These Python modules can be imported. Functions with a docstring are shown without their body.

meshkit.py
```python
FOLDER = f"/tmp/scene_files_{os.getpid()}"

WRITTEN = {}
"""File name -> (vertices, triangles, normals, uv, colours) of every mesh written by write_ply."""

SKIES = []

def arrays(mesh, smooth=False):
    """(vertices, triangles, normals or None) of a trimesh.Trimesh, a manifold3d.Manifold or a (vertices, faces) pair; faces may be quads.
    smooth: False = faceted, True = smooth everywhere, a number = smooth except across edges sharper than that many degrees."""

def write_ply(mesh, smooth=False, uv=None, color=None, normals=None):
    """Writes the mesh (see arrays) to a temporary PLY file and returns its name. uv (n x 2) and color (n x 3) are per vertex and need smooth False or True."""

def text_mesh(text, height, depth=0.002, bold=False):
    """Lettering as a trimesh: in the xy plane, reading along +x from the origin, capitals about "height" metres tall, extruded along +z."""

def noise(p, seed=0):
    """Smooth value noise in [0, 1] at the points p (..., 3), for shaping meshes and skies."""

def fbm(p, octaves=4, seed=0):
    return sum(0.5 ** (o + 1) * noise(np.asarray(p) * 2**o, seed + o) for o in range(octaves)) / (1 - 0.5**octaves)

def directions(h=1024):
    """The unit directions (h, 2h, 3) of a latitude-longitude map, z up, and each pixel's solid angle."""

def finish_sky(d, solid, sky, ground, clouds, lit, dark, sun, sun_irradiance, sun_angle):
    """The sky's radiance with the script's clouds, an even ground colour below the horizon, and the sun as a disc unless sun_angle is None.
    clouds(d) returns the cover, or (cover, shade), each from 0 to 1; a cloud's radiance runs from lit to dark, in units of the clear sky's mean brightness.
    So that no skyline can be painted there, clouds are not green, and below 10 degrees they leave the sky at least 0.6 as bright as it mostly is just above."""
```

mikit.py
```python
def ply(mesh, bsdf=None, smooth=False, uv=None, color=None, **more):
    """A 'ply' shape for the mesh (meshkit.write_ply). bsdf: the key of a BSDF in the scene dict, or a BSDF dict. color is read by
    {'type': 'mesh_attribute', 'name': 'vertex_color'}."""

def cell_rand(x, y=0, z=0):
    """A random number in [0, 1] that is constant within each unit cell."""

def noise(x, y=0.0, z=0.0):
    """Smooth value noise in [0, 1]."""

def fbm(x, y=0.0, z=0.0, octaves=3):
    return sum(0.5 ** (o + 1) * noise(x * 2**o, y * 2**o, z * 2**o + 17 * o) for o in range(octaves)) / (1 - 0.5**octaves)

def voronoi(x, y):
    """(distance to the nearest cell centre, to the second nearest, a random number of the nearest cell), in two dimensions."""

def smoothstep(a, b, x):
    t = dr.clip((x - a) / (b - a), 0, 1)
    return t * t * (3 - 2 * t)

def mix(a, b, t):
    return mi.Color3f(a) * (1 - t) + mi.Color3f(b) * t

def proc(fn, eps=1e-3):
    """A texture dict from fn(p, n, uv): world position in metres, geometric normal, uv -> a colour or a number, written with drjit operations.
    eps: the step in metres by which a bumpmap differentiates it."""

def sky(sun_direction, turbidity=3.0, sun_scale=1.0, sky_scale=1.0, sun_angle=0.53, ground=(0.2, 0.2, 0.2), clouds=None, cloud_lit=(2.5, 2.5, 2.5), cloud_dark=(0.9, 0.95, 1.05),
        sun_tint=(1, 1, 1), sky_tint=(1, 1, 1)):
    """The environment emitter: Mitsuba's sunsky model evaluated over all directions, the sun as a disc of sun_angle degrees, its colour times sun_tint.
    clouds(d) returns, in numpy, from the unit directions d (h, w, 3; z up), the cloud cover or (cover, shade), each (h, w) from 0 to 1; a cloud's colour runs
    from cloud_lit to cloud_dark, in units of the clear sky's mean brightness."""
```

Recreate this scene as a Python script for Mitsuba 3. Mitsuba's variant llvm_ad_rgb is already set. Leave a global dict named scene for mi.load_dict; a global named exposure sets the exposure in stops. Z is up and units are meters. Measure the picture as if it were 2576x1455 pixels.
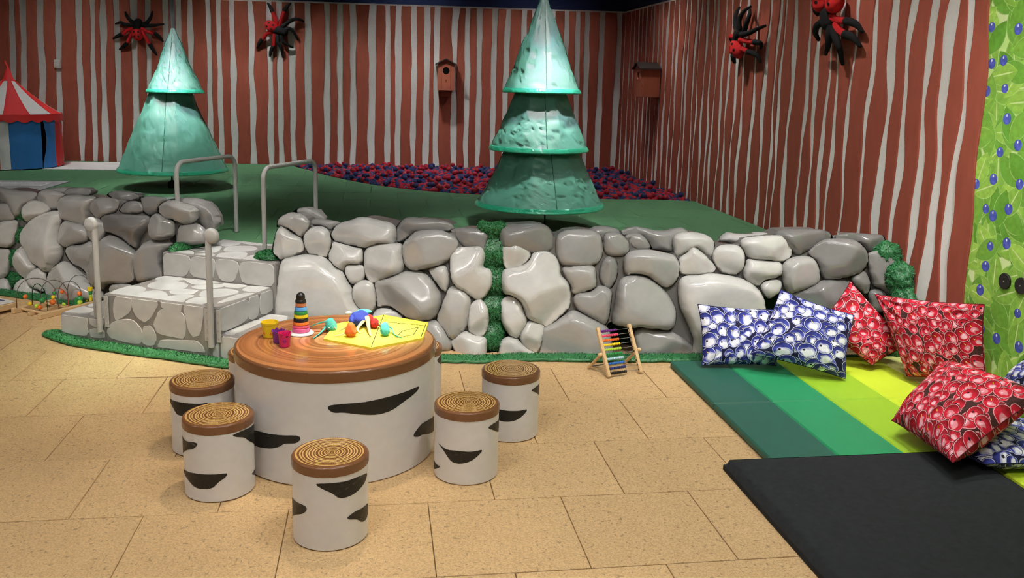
"""A children's play area: birch-striped walls, fabric spruces, a ball pit on a green platform, a stone wall, a log table with stools."""
import math
import random
import numpy as np
import drjit as dr
import trimesh
import shapely
import mitsuba as mi
import mikit
import meshkit
import manifold3d as m3
from shapely.geometry import Polygon, Point, box as sbox
from shapely.ops import unary_union
from scipy.spatial import Delaunay
import scipy.sparse as sp
import scipy.sparse.linalg as spl

T = mi.ScalarTransform4f
scene, labels = {}, {}
random.seed(4)
rng = np.random.default_rng(11)

# ------------------------------------------------------------------ camera
EYE, AHEAD, ACROSS = np.array([0.0, 0.0, 1.5483]), np.array([0.14955, 0.97453, -0.16711]), np.array([0.98875, -0.14733, 0.02566])
FOCAL = 2232.5 / 2576
scene['camera'] = {
    'type': 'perspective', 'fov_axis': 'x', 'fov': math.degrees(2 * math.atan(0.5 / FOCAL)), 'near_clip': 0.05, 'far_clip': 100.0,
    'principal_point_offset_x': 0.0, 'principal_point_offset_y': (727.5 - 580.0) / 1455,
    'to_world': T().look_at(origin=EYE.tolist(), target=(EYE + AHEAD).tolist(), up=np.cross(ACROSS, AHEAD).tolist()),
}
exposure = 0.0

# ------------------------------------------------------------------ lamps: (name of what it lights, place, aim, radiance, tint, opening half angle)
WARM, SOFT, COOL = (1.0, 0.87, 0.68), (1.0, 0.965, 0.91), (0.96, 1.0, 0.98)
LAMPS = [
    ('log table', (0.02, 3.70, 3.0), (-0.10, 3.70, 0.46), 2100, WARM, 24),
    ('play board on the log table', (0.16, 3.66, 3.0), (0.00, 3.70, 0.46), 11000, WARM, 6),
    ('steps', (-1.25, 4.75, 3.0), (-1.30, 4.92, 0.0), 4400, WARM, 17),
    ('toys on the floor', (-2.9, 3.2, 3.0), (-2.2, 5.0, 0.0), 420, WARM, 40),
    ('front stools', (-0.7, 1.9, 3.0), (-0.5, 2.6, 0.0), 420, SOFT, 50),
    ('right half of the floor', (1.05, 2.6, 3.0), (1.0, 3.2, 0.0), 640, SOFT, 48),
    ('foreground floor', (0.3, 0.6, 3.0), (0.4, 1.8, 0.0), 540, SOFT, 52),
    ('stone wall at the left edge', (-2.4, 3.3, 3.0), (-2.35, 6.0, 0.45), 1600, SOFT, 13),
    ('stone wall beside the steps', (-1.6, 3.0, 3.0), (-1.55, 5.8, 0.45), 1200, SOFT, 11),
    ('plain boulder beside the landing', (-0.75, 2.6, 3.0), (-0.35, 5.1, 0.40), 1600, SOFT, 12),
    ('stones left of the turf strip', (0.15, 2.3, 3.0), (0.2, 4.85, 0.42), 1600, SOFT, 12),
    ('stones behind the abacus', (1.0, 2.2, 3.0), (1.1, 4.75, 0.42), 1600, SOFT, 12),
    ('stones behind the leftmost cushion', (1.75, 2.2, 3.0), (1.95, 4.65, 0.42), 1800, SOFT, 12),
    ('right end of the stone wall', (2.4, 2.6, 3.0), (2.65, 4.6, 0.45), 1300, SOFT, 11),
    ('berry cushions', (2.45, 2.9, 3.0), (2.5, 3.9, 0.1), 700, SOFT, 40),
    ('landing of the steps', (-0.75, 5.6, 3.0), (-0.85, 5.75, 0.45), 1900, SOFT, 17),
    ('whole large fabric tree', (1.20, 5.98, 3.05), (1.22, 6.42, 1.0), 4200, COOL, 20),
    ('whole small fabric tree', (-1.90, 8.28, 3.05), (-1.92, 8.78, 0.9), 4200, COOL, 20),
    ('top tier of the large fabric tree', (1.28, 5.55, 3.05), (1.22, 6.28, 1.56), 9000, COOL, 8),
    ('top tier of the small fabric tree', (-1.84, 7.85, 3.05), (-1.90, 8.64, 1.42), 9000, COOL, 8),
    ('platform on the left', (-3.0, 7.8, 3.05), (-3.1, 8.8, 0.45), 900, COOL, 36),
    ('platform behind the large tree', (2.3, 7.4, 3.05), (2.2, 7.4, 0.45), 420, COOL, 32),
    ('ball pit', (0.6, 9.2, 3.05), (0.7, 9.4, 0.45), 1100, COOL, 36),
    ('striped wall by the tent', (-3.5, 10.0, 3.05), (-3.6, 11.0, 0.9), 800, COOL, 38),
    ('striped wall behind the small tree', (-1.6, 10.3, 3.05), (-1.6, 11.2, 0.9), 1200, COOL, 38),
    ('striped wall by the birdhouse', (0.4, 10.15, 3.05), (0.4, 11.0, 0.9), 1200, COOL, 38),
    ('striped wall near the corner', (1.9, 10.1, 3.05), (1.9, 10.9, 0.9), 600, COOL, 38),
    ('far part of the right striped wall', (2.25, 8.9, 3.05), (3.0, 8.9, 0.9), 600, SOFT, 36),
    ('middle of the right striped wall', (2.25, 7.1, 3.05), (3.0, 7.1, 0.9), 640, SOFT, 36),
    ('near part of the right striped wall', (2.2, 5.4, 3.05), (3.0, 5.4, 0.9), 640, SOFT, 36),
    ('leaf mural', (2.1, 3.7, 3.05), (3.0, 3.8, 0.9), 1300, SOFT, 40),
]
# strip lights of the room behind the camera: place of the middle, length, width, radiance
STRIPS = [('left of the camera', (-1.7, 0.9, 3.08), 1.8, 0.06, 100), ('place where the camera stands', (1.0, 0.4, 3.08), 1.8, 0.06, 100), ('log stools', (0.5, 2.3, 3.08), 1.8, 0.05, 100), ('far left of the room', (-4.2, 2.6, 3.08), 1.8, 0.06, 80)]

# ------------------------------------------------------------------ helpers
def numbered(key):
    if key not in scene and key not in labels:
        return key
    k = 1
    while f'{key}_{k:03d}' in scene or f'{key}_{k:03d}' in labels:
        k += 1
    return f'{key}_{k:03d}'


def thing(name, label, cat, group=None, kind=None):
    """A top-level thing: the key that its parts' keys start with."""
    key = numbered(name)
    labels[key] = {'label': label, 'category': cat}
    if group:
        labels[key]['group'] = group
    if kind:
        labels[key]['kind'] = kind
    return key


def put(name, mesh, bsdf, parent=None, smooth=False, label=None, cat=None, group=None, kind=None, uv=None, color=None, m=None):
    key = numbered(f'{parent}__{name}' if parent else name)
    if smooth is True and isinstance(mesh, trimesh.Trimesh) and uv is None and color is None and len(mesh.faces) < 4000 and mesh.is_watertight and mesh.volume < 0:
        mesh = mesh.copy()
        mesh.invert()
    d = dict(mesh) if isinstance(mesh, dict) else mikit.ply(mesh, bsdf, smooth, uv=uv, color=color)
    if isinstance(mesh, dict) and bsdf is not None:
        d['bsdf'] = {'type': 'ref', 'id': bsdf}
    if m is not None:
        d['to_world'] = m
    scene[key] = d
    said = {k: v for k, v in dict(label=label, category=cat, group=group, kind=kind).items() if v}
    if said:
        labels[key] = {**labels.get(key, {}), **said}
    return key


def cat(*meshes):
    return trimesh.util.concatenate([x for x in meshes])


def moved(mesh, x=0, y=0, z=0):
    mesh = mesh.copy()
    mesh.apply_translation([x, y, z])
    return mesh


def frame(o, x, y, z=None):
    """A 4 x 4 matrix with these axes and origin."""
    x, y = np.asarray(x, float), np.asarray(y, float)
    z = np.cross(x, y) if z is None else np.asarray(z, float)
    M = np.eye(4)
    M[:3, 0], M[:3, 1], M[:3, 2], M[:3, 3] = x, y, z, o
    return M


def placed(mesh, M):
    mesh = mesh.copy()
    mesh.apply_transform(M)
    return mesh


def to_tm(man):
    q = man.to_mesh()
    return trimesh.Trimesh(np.array(q.vert_properties[:, :3]), np.array(q.tri_verts), process=False)


def bevel_box(sx, sy, sz, b=0.004):
    """A box centred on the origin with chamfered edges."""
    pts = []
    for x in (-1, 1):
        for y in (-1, 1):
            for z in (-1, 1):
                X, Y, Z = x * sx / 2, y * sy / 2, z * sz / 2
                pts += [(X - x * b, Y, Z - z * b), (X, Y - y * b, Z - z * b), (X - x * b, Y - y * b, Z)]
    return trimesh.convex.convex_hull(np.array(pts))


def slab(poly, z0, z1, bev=0.0):
    """A shapely polygon extruded from z0 to z1, its top edge chamfered by bev."""
    if poly.geom_type != 'Polygon':
        return cat(*[slab(g, z0, z1, bev) for g in poly.geoms if g.area > 1e-6])
    if bev:
        inner = poly.buffer(-bev, join_style=2)
        if inner.geom_type == 'Polygon' and len(inner.exterior.coords) == len(poly.exterior.coords) and not poly.interiors:
            a, b = np.array(poly.exterior.coords)[:-1], np.array(inner.exterior.coords)[:-1]
            if shapely.is_ccw(poly.exterior) != shapely.is_ccw(inner.exterior):
                b = b[::-1]
            k = int(np.argmin(((b - a[0]) ** 2).sum(1)))
            b = np.roll(b, -k, 0)
            n = len(a)
            if not shapely.is_ccw(poly.exterior):
                a, b = a[::-1], b[::-1]
            v = np.vstack([np.c_[a, np.full(n, z0)], np.c_[a, np.full(n, z1 - bev)], np.c_[b, np.full(n, z1)]])
            f = []
            for lay in (0, 1):
                for i in range(n):
                    j = (i + 1) % n
                    p, q, r, t = lay * n + i, lay * n + j, (lay + 1) * n + j, (lay + 1) * n + i
                    f += [[p, q, r], [p, r, t]]
            vv, ff = trimesh.creation.triangulate_polygon(Polygon(b), engine='earcut')
            top = trimesh.Trimesh(np.c_[vv, np.full(len(vv), z1)], ff, process=False)
            return cat(trimesh.Trimesh(v, f, process=False), top)
    e = trimesh.creation.extrude_polygon(poly, z1 - z0, engine='earcut')
    e.apply_translation([0, 0, z0])
    return e


def closed_curve(pts, step):
    """A smooth closed curve through the points (Catmull-Rom), sampled about every step."""
    p = np.array(pts, float)
    out = []
    n = len(p)
    for i in range(n):
        a, b, c, d = p[i - 1], p[i], p[(i + 1) % n], p[(i + 2) % n]
        k = max(1, int(round(np.linalg.norm(c - b) / step)))
        for t in np.arange(k) / k:
            out.append(0.5 * (2 * b + (c - a) * t + (2 * a - 5 * b + 4 * c - d) * t * t + (3 * b - a - 3 * c + d) * t ** 3))
    return np.array(out)


def open_curve(pts, k=6):
    p = np.array(pts, float)
    q = np.vstack([2 * p[0] - p[1], p, 2 * p[-1] - p[-2]])
    out = []
    for i in range(1, len(q) - 2):
        a, b, c, d = q[i - 1], q[i], q[i + 1], q[i + 2]
        for t in np.arange(k) / k:
            out.append(0.5 * (2 * b + (c - a) * t + (2 * a - 5 * b + 4 * c - d) * t * t + (3 * b - a - 3 * c + d) * t ** 3))
    return np.array(out + [p[-1]])


def sweep(path, r, n=10, flat=1.0, up=None):
    """A tube along the path with radius r (a number or one per point), ends closed and rounded off. flat scales it along up."""
    p = np.array(path, float)
    r = np.broadcast_to(np.asarray(r, float), len(p))
    t = np.gradient(p, axis=0)
    t /= np.linalg.norm(t, axis=1, keepdims=True) + 1e-12
    u = np.array(up, float) if up is not None else (np.array([0, 0, 1.0]) if abs(t[0][2]) < 0.9 else np.array([1.0, 0, 0]))
    v, a = [], np.arange(n) * 2 * np.pi / n
    for i in range(len(p)):
        u = u - t[i] * (u @ t[i])
        u /= np.linalg.norm(u)
        s = np.cross(t[i], u)
        v.append(p[i] + r[i] * (np.cos(a)[:, None] * s + np.sin(a)[:, None] * u * flat))
    v = np.vstack(v + [p[:1] - t[:1] * r[0] * 0.5, p[-1:] + t[-1:] * r[-1] * 0.5])
    f = []
    for i in range(len(p) - 1):
        for j in range(n):
            k = (j + 1) % n
            f += [[i * n + j, (i + 1) * n + k, i * n + k], [i * n + j, (i + 1) * n + j, (i + 1) * n + k]]
    e = len(p) * n
    for j in range(n):
        k = (j + 1) % n
        f += [[e, j, k], [e + 1, e - n + k, e - n + j]]
    return trimesh.Trimesh(v, f, process=False)


def lathe(profile, n=48):
    """Turned about z from (radius, z) pairs."""
    p = np.array(profile, float)
    a = np.arange(n) * 2 * np.pi / n
    v = np.array([[r * math.cos(t), r * math.sin(t), z] for r, z in p for t in a])
    f = []
    for i in range(len(p) - 1):
        for j in range(n):
            k = (j + 1) % n
            f += [[i * n + j, i * n + k, (i + 1) * n + k], [i * n + j, (i + 1) * n + k, (i + 1) * n + j]]
    return trimesh.Trimesh(v, f, process=False)


def ball(r=1.0, n=2):
    return trimesh.creation.icosphere(subdivisions=n, radius=r)


def rod(a, b, r, n=10):
    return sweep([a, b], r, n)


def hull_of(*spheres):
    return to_tm(m3.Manifold.batch_hull([m3.Manifold.sphere(r, 16).translate(list(map(float, c))) for c, r in spheres]))


# ------------------------------------------------------------------ materials
def mat(key, d):
    scene[key] = d


def flat_color(c, rough=0.6, spec=0.3, **more):
    return {'type': 'principled', 'base_color': {'type': 'rgb', 'value': list(c)}, 'roughness': rough, 'specular': spec, **more}


def textured(fn, rough=0.7, spec=0.25, bump=None, **more):
    d = {'type': 'principled', 'base_color': mikit.proc(fn), 'roughness': rough, 'specular': spec, **more}
    return {'type': 'bumpmap', 'arbitrary': mikit.proc(bump[0], bump[2]), 'scale': bump[1], 'bsdf': d} if bump else d


def two(d):
    return {'type': 'twosided', 'bsdf': d}

# ------------------------------------------------------------------ measured shapes (metres)
SECTION = {'left': ([-2.5,6.45,0.0],[0.8725,-0.4886,0.0]),'middle': ([-0.61,5.335,0.0],[0.929,-0.3701,0.0]),'right': ([0.62,4.875,0.0],[0.9952,-0.0982,0.0])}
STONES = [
  ('right',1.5,0.03,0,[(0.056,0.713),(0.083,0.738),(0.174,0.743),(0.248,0.75),(0.312,0.742),(0.347,0.712),(0.365,0.672),(0.359,0.607),(0.3,0.58),(0.196,0.587),(0.08,0.603),(0.061,0.643)]),
  ('right',0,0.0,0,[(0.074,0.603),(0.09,0.629),(0.135,0.647),(0.181,0.636),(0.219,0.605),(0.234,0.57),(0.212,0.535),(0.179,0.505),(0.133,0.493),(0.099,0.498),(0.081,0.539)]),
  ('right',0,0.0,0,[(0.085,0.48),(0.105,0.492),(0.19,0.511),(0.235,0.547),(0.251,0.582),(0.297,0.594),(0.343,0.589),(0.384,0.555),(0.403,0.508),(0.41,0.462),(0.452,0.415),(0.469,0.356),(0.469,0.285),(0.447,0.249),(0.402,0.206),(0.345,0.158),(0.286,0.181),(0.233,0.204),(0.209,0.258),(0.184,0.305),(0.131,0.34),(0.091,0.351),(0.072,0.41),(0.074,0.445)]),
  ('right',0,0.0,0,[(0.073,0.268),(0.083,0.31),(0.114,0.331),(0.155,0.322),(0.188,0.287),(0.209,0.234),(0.225,0.186),(0.2,0.138),(0.178,0.09),(0.137,0.101),(0.102,0.143),(0.08,0.197)]),
  ('right',0,0.0,0,[(0.187,0.108),(0.211,0.156),(0.24,0.187),(0.286,0.187),(0.322,0.17),(0.323,0.122),(0.313,0.061),(0.297,0.007),(0.256,0.012),(0.209,0.048)]),
  ('right',0,0.0,0,[(0.073,0.017),(0.08,0.065),(0.12,0.092),(0.167,0.084),(0.203,0.048),(0.251,0.012),(0.292,-0.005),(0.293,-0.042),(0.211,-0.046),(0.077,-0.047)]),
  ('right',1,0.02,0,[(0.38,0.65),(0.393,0.691),(0.432,0.712),(0.513,0.722),(0.594,0.715),(0.629,0.689),(0.646,0.637),(0.646,0.579),(0.613,0.525),(0.544,0.515),(0.463,0.517),(0.41,0.522),(0.385,0.58)]),
  ('right',0.7,0.0,0,[(0.421,0.497),(0.46,0.515),(0.541,0.522),(0.599,0.506),(0.613,0.453),(0.613,0.4),(0.564,0.372),(0.489,0.356),(0.47,0.409),(0.44,0.45)]),
  ('right',1,0.0,0,[(0.491,0.321),(0.518,0.357),(0.582,0.364),(0.639,0.4),(0.692,0.383),(0.707,0.359),(0.704,0.294),(0.694,0.204),(0.672,0.174),(0.612,0.203),(0.534,0.25),(0.504,0.279)]),
  ('right',0.8,0,1,[(0.293,-0.042),(0.314,0.043),(0.322,0.14),(0.38,0.176),(0.436,0.219),(0.487,0.252),(0.535,0.238),(0.606,0.209),(0.672,0.168),(0.703,0.132),(0.724,0.054),(0.74,-0.041)]),
  ('right',1.3,0.02,0,[(0.639,0.492),(0.653,0.544),(0.686,0.57),(0.721,0.556),(0.737,0.511),(0.734,0.447),(0.711,0.395),(0.689,0.383),(0.654,0.406),(0.638,0.446)]),
  ('right',1.2,0.02,0,[(0.651,0.658),(0.658,0.698),(0.703,0.707),(0.748,0.697),(0.789,0.66),(0.8,0.615),(0.776,0.58),(0.726,0.574),(0.674,0.584),(0.656,0.618)]),
  ('right',1.2,0.16,0,[(0.587,0.699),(0.638,0.719),(0.696,0.716),(0.749,0.701),(0.776,0.67),(0.746,0.646),(0.664,0.644),(0.6,0.661)]),
  ('right',1.2,0.1,0,[(0.762,0.703),(0.829,0.728),(0.892,0.723),(0.962,0.709),(1.02,0.708),(1.076,0.723),(1.117,0.727),(1.153,0.701),(1.116,0.645),(1.078,0.592),(1.003,0.597),(0.944,0.608),(0.919,0.648),(0.877,0.682),(0.814,0.681),(0.78,0.68)]),
  ('right',1.2,0.03,0,[(0.779,0.687),(0.823,0.702),(0.863,0.697),(0.905,0.661),(0.929,0.621),(0.867,0.611),(0.821,0.625),(0.791,0.659)]),
  ('right',0.6,0.0,0,[(0.771,0.556),(0.795,0.596),(0.845,0.611),(0.924,0.612),(0.992,0.599),(1.055,0.583),(1.089,0.538),(1.09,0.48),(1.07,0.428),(1.02,0.398),(0.967,0.426),(0.909,0.466),(0.84,0.476),(0.783,0.476)]),
  ('right',0.8,0,1,[(0.73,0.284),(0.737,0.371),(0.752,0.429),(0.784,0.456),(0.841,0.462),(0.898,0.454),(0.956,0.421),(1.022,0.364),(1.065,0.306),(1.086,0.242),(1.079,0.177),(1.051,0.148),(0.971,0.153),(0.884,0.163),(0.798,0.162),(0.729,0.179),(0.718,0.226)]),
  ('right',0.9,0.0,0,[(0.857,0.128),(0.902,0.152),(0.971,0.147),(1.052,0.136),(1.123,0.101),(1.184,0.055),(1.215,0.019),(1.211,-0.016),(1.096,-0.021),(0.887,-0.02),(0.861,0.057)]),
  ('right',0.1,0.03,0,[(1.057,0.686),(1.095,0.709),(1.163,0.713),(1.221,0.706),(1.268,0.684),(1.293,0.65),(1.29,0.604),(1.269,0.575),(1.215,0.614),(1.174,0.628),(1.125,0.595),(1.08,0.577),(1.057,0.634)]),
  ('right',0,0.0,0,[(1.091,0.503),(1.091,0.566),(1.134,0.601),(1.163,0.633),(1.207,0.608),(1.255,0.569),(1.299,0.518),(1.283,0.489),(1.204,0.479),(1.113,0.48)]),
  ('right',0,0,1,[(1.093,0.384),(1.101,0.442),(1.141,0.466),(1.279,0.48),(1.419,0.463),(1.515,0.425),(1.585,0.355),(1.616,0.249),(1.628,0.154),(1.628,-0.002),(1.241,-0.03),(1.198,0.101),(1.145,0.22),(1.11,0.29)]),
  ('right',0,0.0,0,[(1.281,0.575),(1.288,0.613),(1.313,0.641),(1.358,0.651),(1.411,0.648),(1.447,0.627),(1.465,0.593),(1.466,0.547),(1.452,0.509),(1.427,0.483),(1.377,0.485),(1.342,0.492),(1.309,0.526)]),
  ('right',0.4,0.14,0,[(1.35,0.654),(1.396,0.694),(1.451,0.691),(1.517,0.688),(1.607,0.699),(1.674,0.69),(1.714,0.675),(1.657,0.647),(1.502,0.633),(1.463,0.626),(1.407,0.643)]),
  ('right',0,0.0,0,[(1.437,0.662),(1.454,0.689),(1.529,0.701),(1.624,0.709),(1.682,0.702),(1.719,0.662),(1.738,0.621),(1.729,0.582),(1.689,0.562),(1.616,0.567),(1.523,0.573),(1.48,0.59),(1.459,0.624)]),
  ('right',0.1,0.0,0,[(1.464,0.494),(1.476,0.536),(1.486,0.567),(1.539,0.564),(1.616,0.557),(1.671,0.551),(1.692,0.52),(1.684,0.481),(1.647,0.461),(1.594,0.449),(1.565,0.418),(1.527,0.425),(1.482,0.455)]),
  ('right',0.2,0.0,0,[(1.574,0.41),(1.595,0.437),(1.644,0.45),(1.687,0.439),(1.693,0.404),(1.677,0.373),(1.633,0.341),(1.608,0.356)]),
  ('right',0.6,0.0,0,[(1.69,0.512),(1.694,0.544),(1.729,0.575),(1.781,0.59),(1.828,0.59),(1.871,0.573),(1.898,0.538),(1.911,0.492),(1.914,0.454),(1.888,0.425),(1.832,0.401),(1.775,0.379),(1.74,0.374),(1.715,0.404),(1.698,0.463)]),
  ('right',1.7,0.03,0,[(1.634,0.712),(1.676,0.736),(1.757,0.742),(1.85,0.744),(1.92,0.74),(1.964,0.722),(1.978,0.699),(1.903,0.666),(1.871,0.635),(1.815,0.606),(1.769,0.598),(1.731,0.625),(1.693,0.671)]),
  ('right',1.4,0.0,0,[(1.837,0.611),(1.868,0.653),(1.911,0.685),(1.964,0.695),(2.041,0.696),(2.104,0.686),(2.144,0.662),(2.175,0.624),(2.188,0.585),(2.183,0.543),(2.155,0.508),(2.114,0.488),(2.046,0.467),(1.954,0.462),(1.925,0.485),(1.904,0.543),(1.878,0.577)]),
  ('right',1.6,0.05,0,[(1.988,0.704),(2.037,0.714),(2.099,0.723),(2.161,0.718),(2.232,0.716),(2.283,0.711),(2.299,0.69),(2.304,0.655),(2.296,0.62),(2.222,0.619),(2.193,0.634),(2.159,0.664),(2.099,0.679),(2.021,0.685)]),
  ('right',1.2,0.0,0,[(2.188,0.605),(2.217,0.625),(2.267,0.627),(2.311,0.622),(2.349,0.584),(2.379,0.523),(2.401,0.461),(2.396,0.39),(2.372,0.355),(2.333,0.358),(2.289,0.404),(2.24,0.427),(2.221,0.47),(2.2,0.528)]),
  ('right',1.3,0.0,0,[(2.104,0.468),(2.133,0.496),(2.175,0.504),(2.2,0.477),(2.216,0.435),(2.212,0.392),(2.191,0.376),(2.153,0.403),(2.119,0.437)]),
  ('right',1.5,0.0,0,[(1.718,0.373),(1.775,0.382),(1.85,0.41),(1.924,0.446),(1.985,0.459),(2.047,0.459),(2.091,0.445),(2.121,0.41),(2.144,0.371),(2.132,0.293),(2.019,0.252),(1.863,0.25),(1.744,0.288)]),
  ('right',1.5,0.0,0,[(2.214,0.372),(2.232,0.396),(2.27,0.402),(2.311,0.381),(2.338,0.342),(2.357,0.315),(2.329,0.275),(2.251,0.274)]),
  ('right',1.5,0.0,0,[(2.359,0.335),(2.385,0.341),(2.422,0.324),(2.441,0.3),(2.408,0.276),(2.359,0.295)]),
  ('middle',0,0.0,0,[(-0.008,0.523),(0.009,0.594),(0.023,0.634),(0.047,0.658),(0.079,0.648),(0.115,0.62),(0.168,0.599),(0.188,0.556),(0.185,0.522),(0.129,0.493),(0.054,0.463),(0.028,0.466),(-0.004,0.494)]),
  ('middle',0.8,0.0,0,[(0.024,0.659),(0.03,0.696),(0.059,0.722),(0.118,0.745),(0.18,0.737),(0.211,0.719),(0.229,0.686),(0.21,0.646),(0.178,0.61),(0.137,0.627),(0.095,0.653),(0.048,0.663)]),
  ('middle',1.1,0.14,0,[(0.062,0.73),(0.095,0.749),(0.138,0.757),(0.191,0.75),(0.228,0.73),(0.27,0.693),(0.228,0.682),(0.174,0.674),(0.142,0.69),(0.105,0.718)]),
  ('middle',1.2,0.06,0,[(0.203,0.69),(0.234,0.702),(0.318,0.705),(0.396,0.695),(0.359,0.666),(0.338,0.65),(0.286,0.666),(0.223,0.672)]),
  ('middle',0.2,0.0,0,[(0.191,0.596),(0.215,0.642),(0.252,0.666),(0.299,0.674),(0.34,0.659),(0.36,0.612),(0.36,0.563),(0.349,0.528),(0.333,0.498),(0.281,0.501),(0.224,0.51),(0.204,0.548)]),
  ('middle',0.4,0.02,0,[(0.357,0.623),(0.383,0.673),(0.414,0.697),(0.491,0.721),(0.532,0.738),(0.593,0.739),(0.668,0.727),(0.721,0.719),(0.748,0.701),(0.759,0.664),(0.749,0.605),(0.693,0.597),(0.633,0.588),(0.582,0.565),(0.516,0.57),(0.439,0.58),(0.377,0.595)]),
  ('middle',0.1,0.0,0,[(0.349,0.509),(0.365,0.544),(0.381,0.584),(0.437,0.578),(0.524,0.56),(0.555,0.557),(0.562,0.519),(0.555,0.479),(0.498,0.466),(0.462,0.458),(0.442,0.425),(0.395,0.443),(0.364,0.471)]),
  ('middle',0.2,0.0,0,[(0.452,0.413),(0.467,0.454),(0.514,0.462),(0.565,0.456),(0.575,0.413),(0.559,0.372),(0.498,0.348),(0.477,0.371)]),
  ('middle',0.2,0.0,0,[(0.575,0.543),(0.607,0.574),(0.68,0.6),(0.753,0.602),(0.797,0.601),(0.806,0.545),(0.814,0.499),(0.805,0.447),(0.742,0.412),(0.68,0.388),(0.631,0.363),(0.594,0.377),(0.577,0.411),(0.57,0.482)]),
  ('middle',0.2,0.0,0,[(0.5,0.314),(0.523,0.352),(0.575,0.373),(0.621,0.36),(0.636,0.324),(0.641,0.266),(0.638,0.216),(0.61,0.184),(0.574,0.186),(0.528,0.217),(0.503,0.264)]),
  ('middle',0.8,0.0,0,[(0.639,0.364),(0.693,0.389),(0.778,0.426),(0.851,0.448),(0.923,0.449),(0.971,0.418),(1.014,0.363),(1.039,0.318),(1.033,0.247),(0.997,0.185),(0.925,0.165),(0.852,0.168),(0.791,0.203),(0.718,0.232),(0.656,0.227),(0.646,0.298)]),
  ('middle',0,0,1,[(0.007,0.148),(0.016,0.23),(0.031,0.331),(0.047,0.449),(0.109,0.477),(0.199,0.498),(0.282,0.497),(0.333,0.484),(0.395,0.438),(0.435,0.413),(0.462,0.364),(0.492,0.319),(0.507,0.256),(0.539,0.198),(0.569,0.167),(0.599,0.134),(0.619,0.031),(0.619,-0.066),(0.015,-0.075)]),
  ('middle',0.9,0.0,0,[(0.807,0.589),(0.836,0.635),(0.887,0.678),(0.963,0.695),(1.039,0.697),(1.102,0.671),(1.137,0.636),(1.129,0.593),(1.098,0.554),(1.06,0.514),(0.965,0.476),(0.876,0.457),(0.83,0.479),(0.81,0.533)]),
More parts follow.
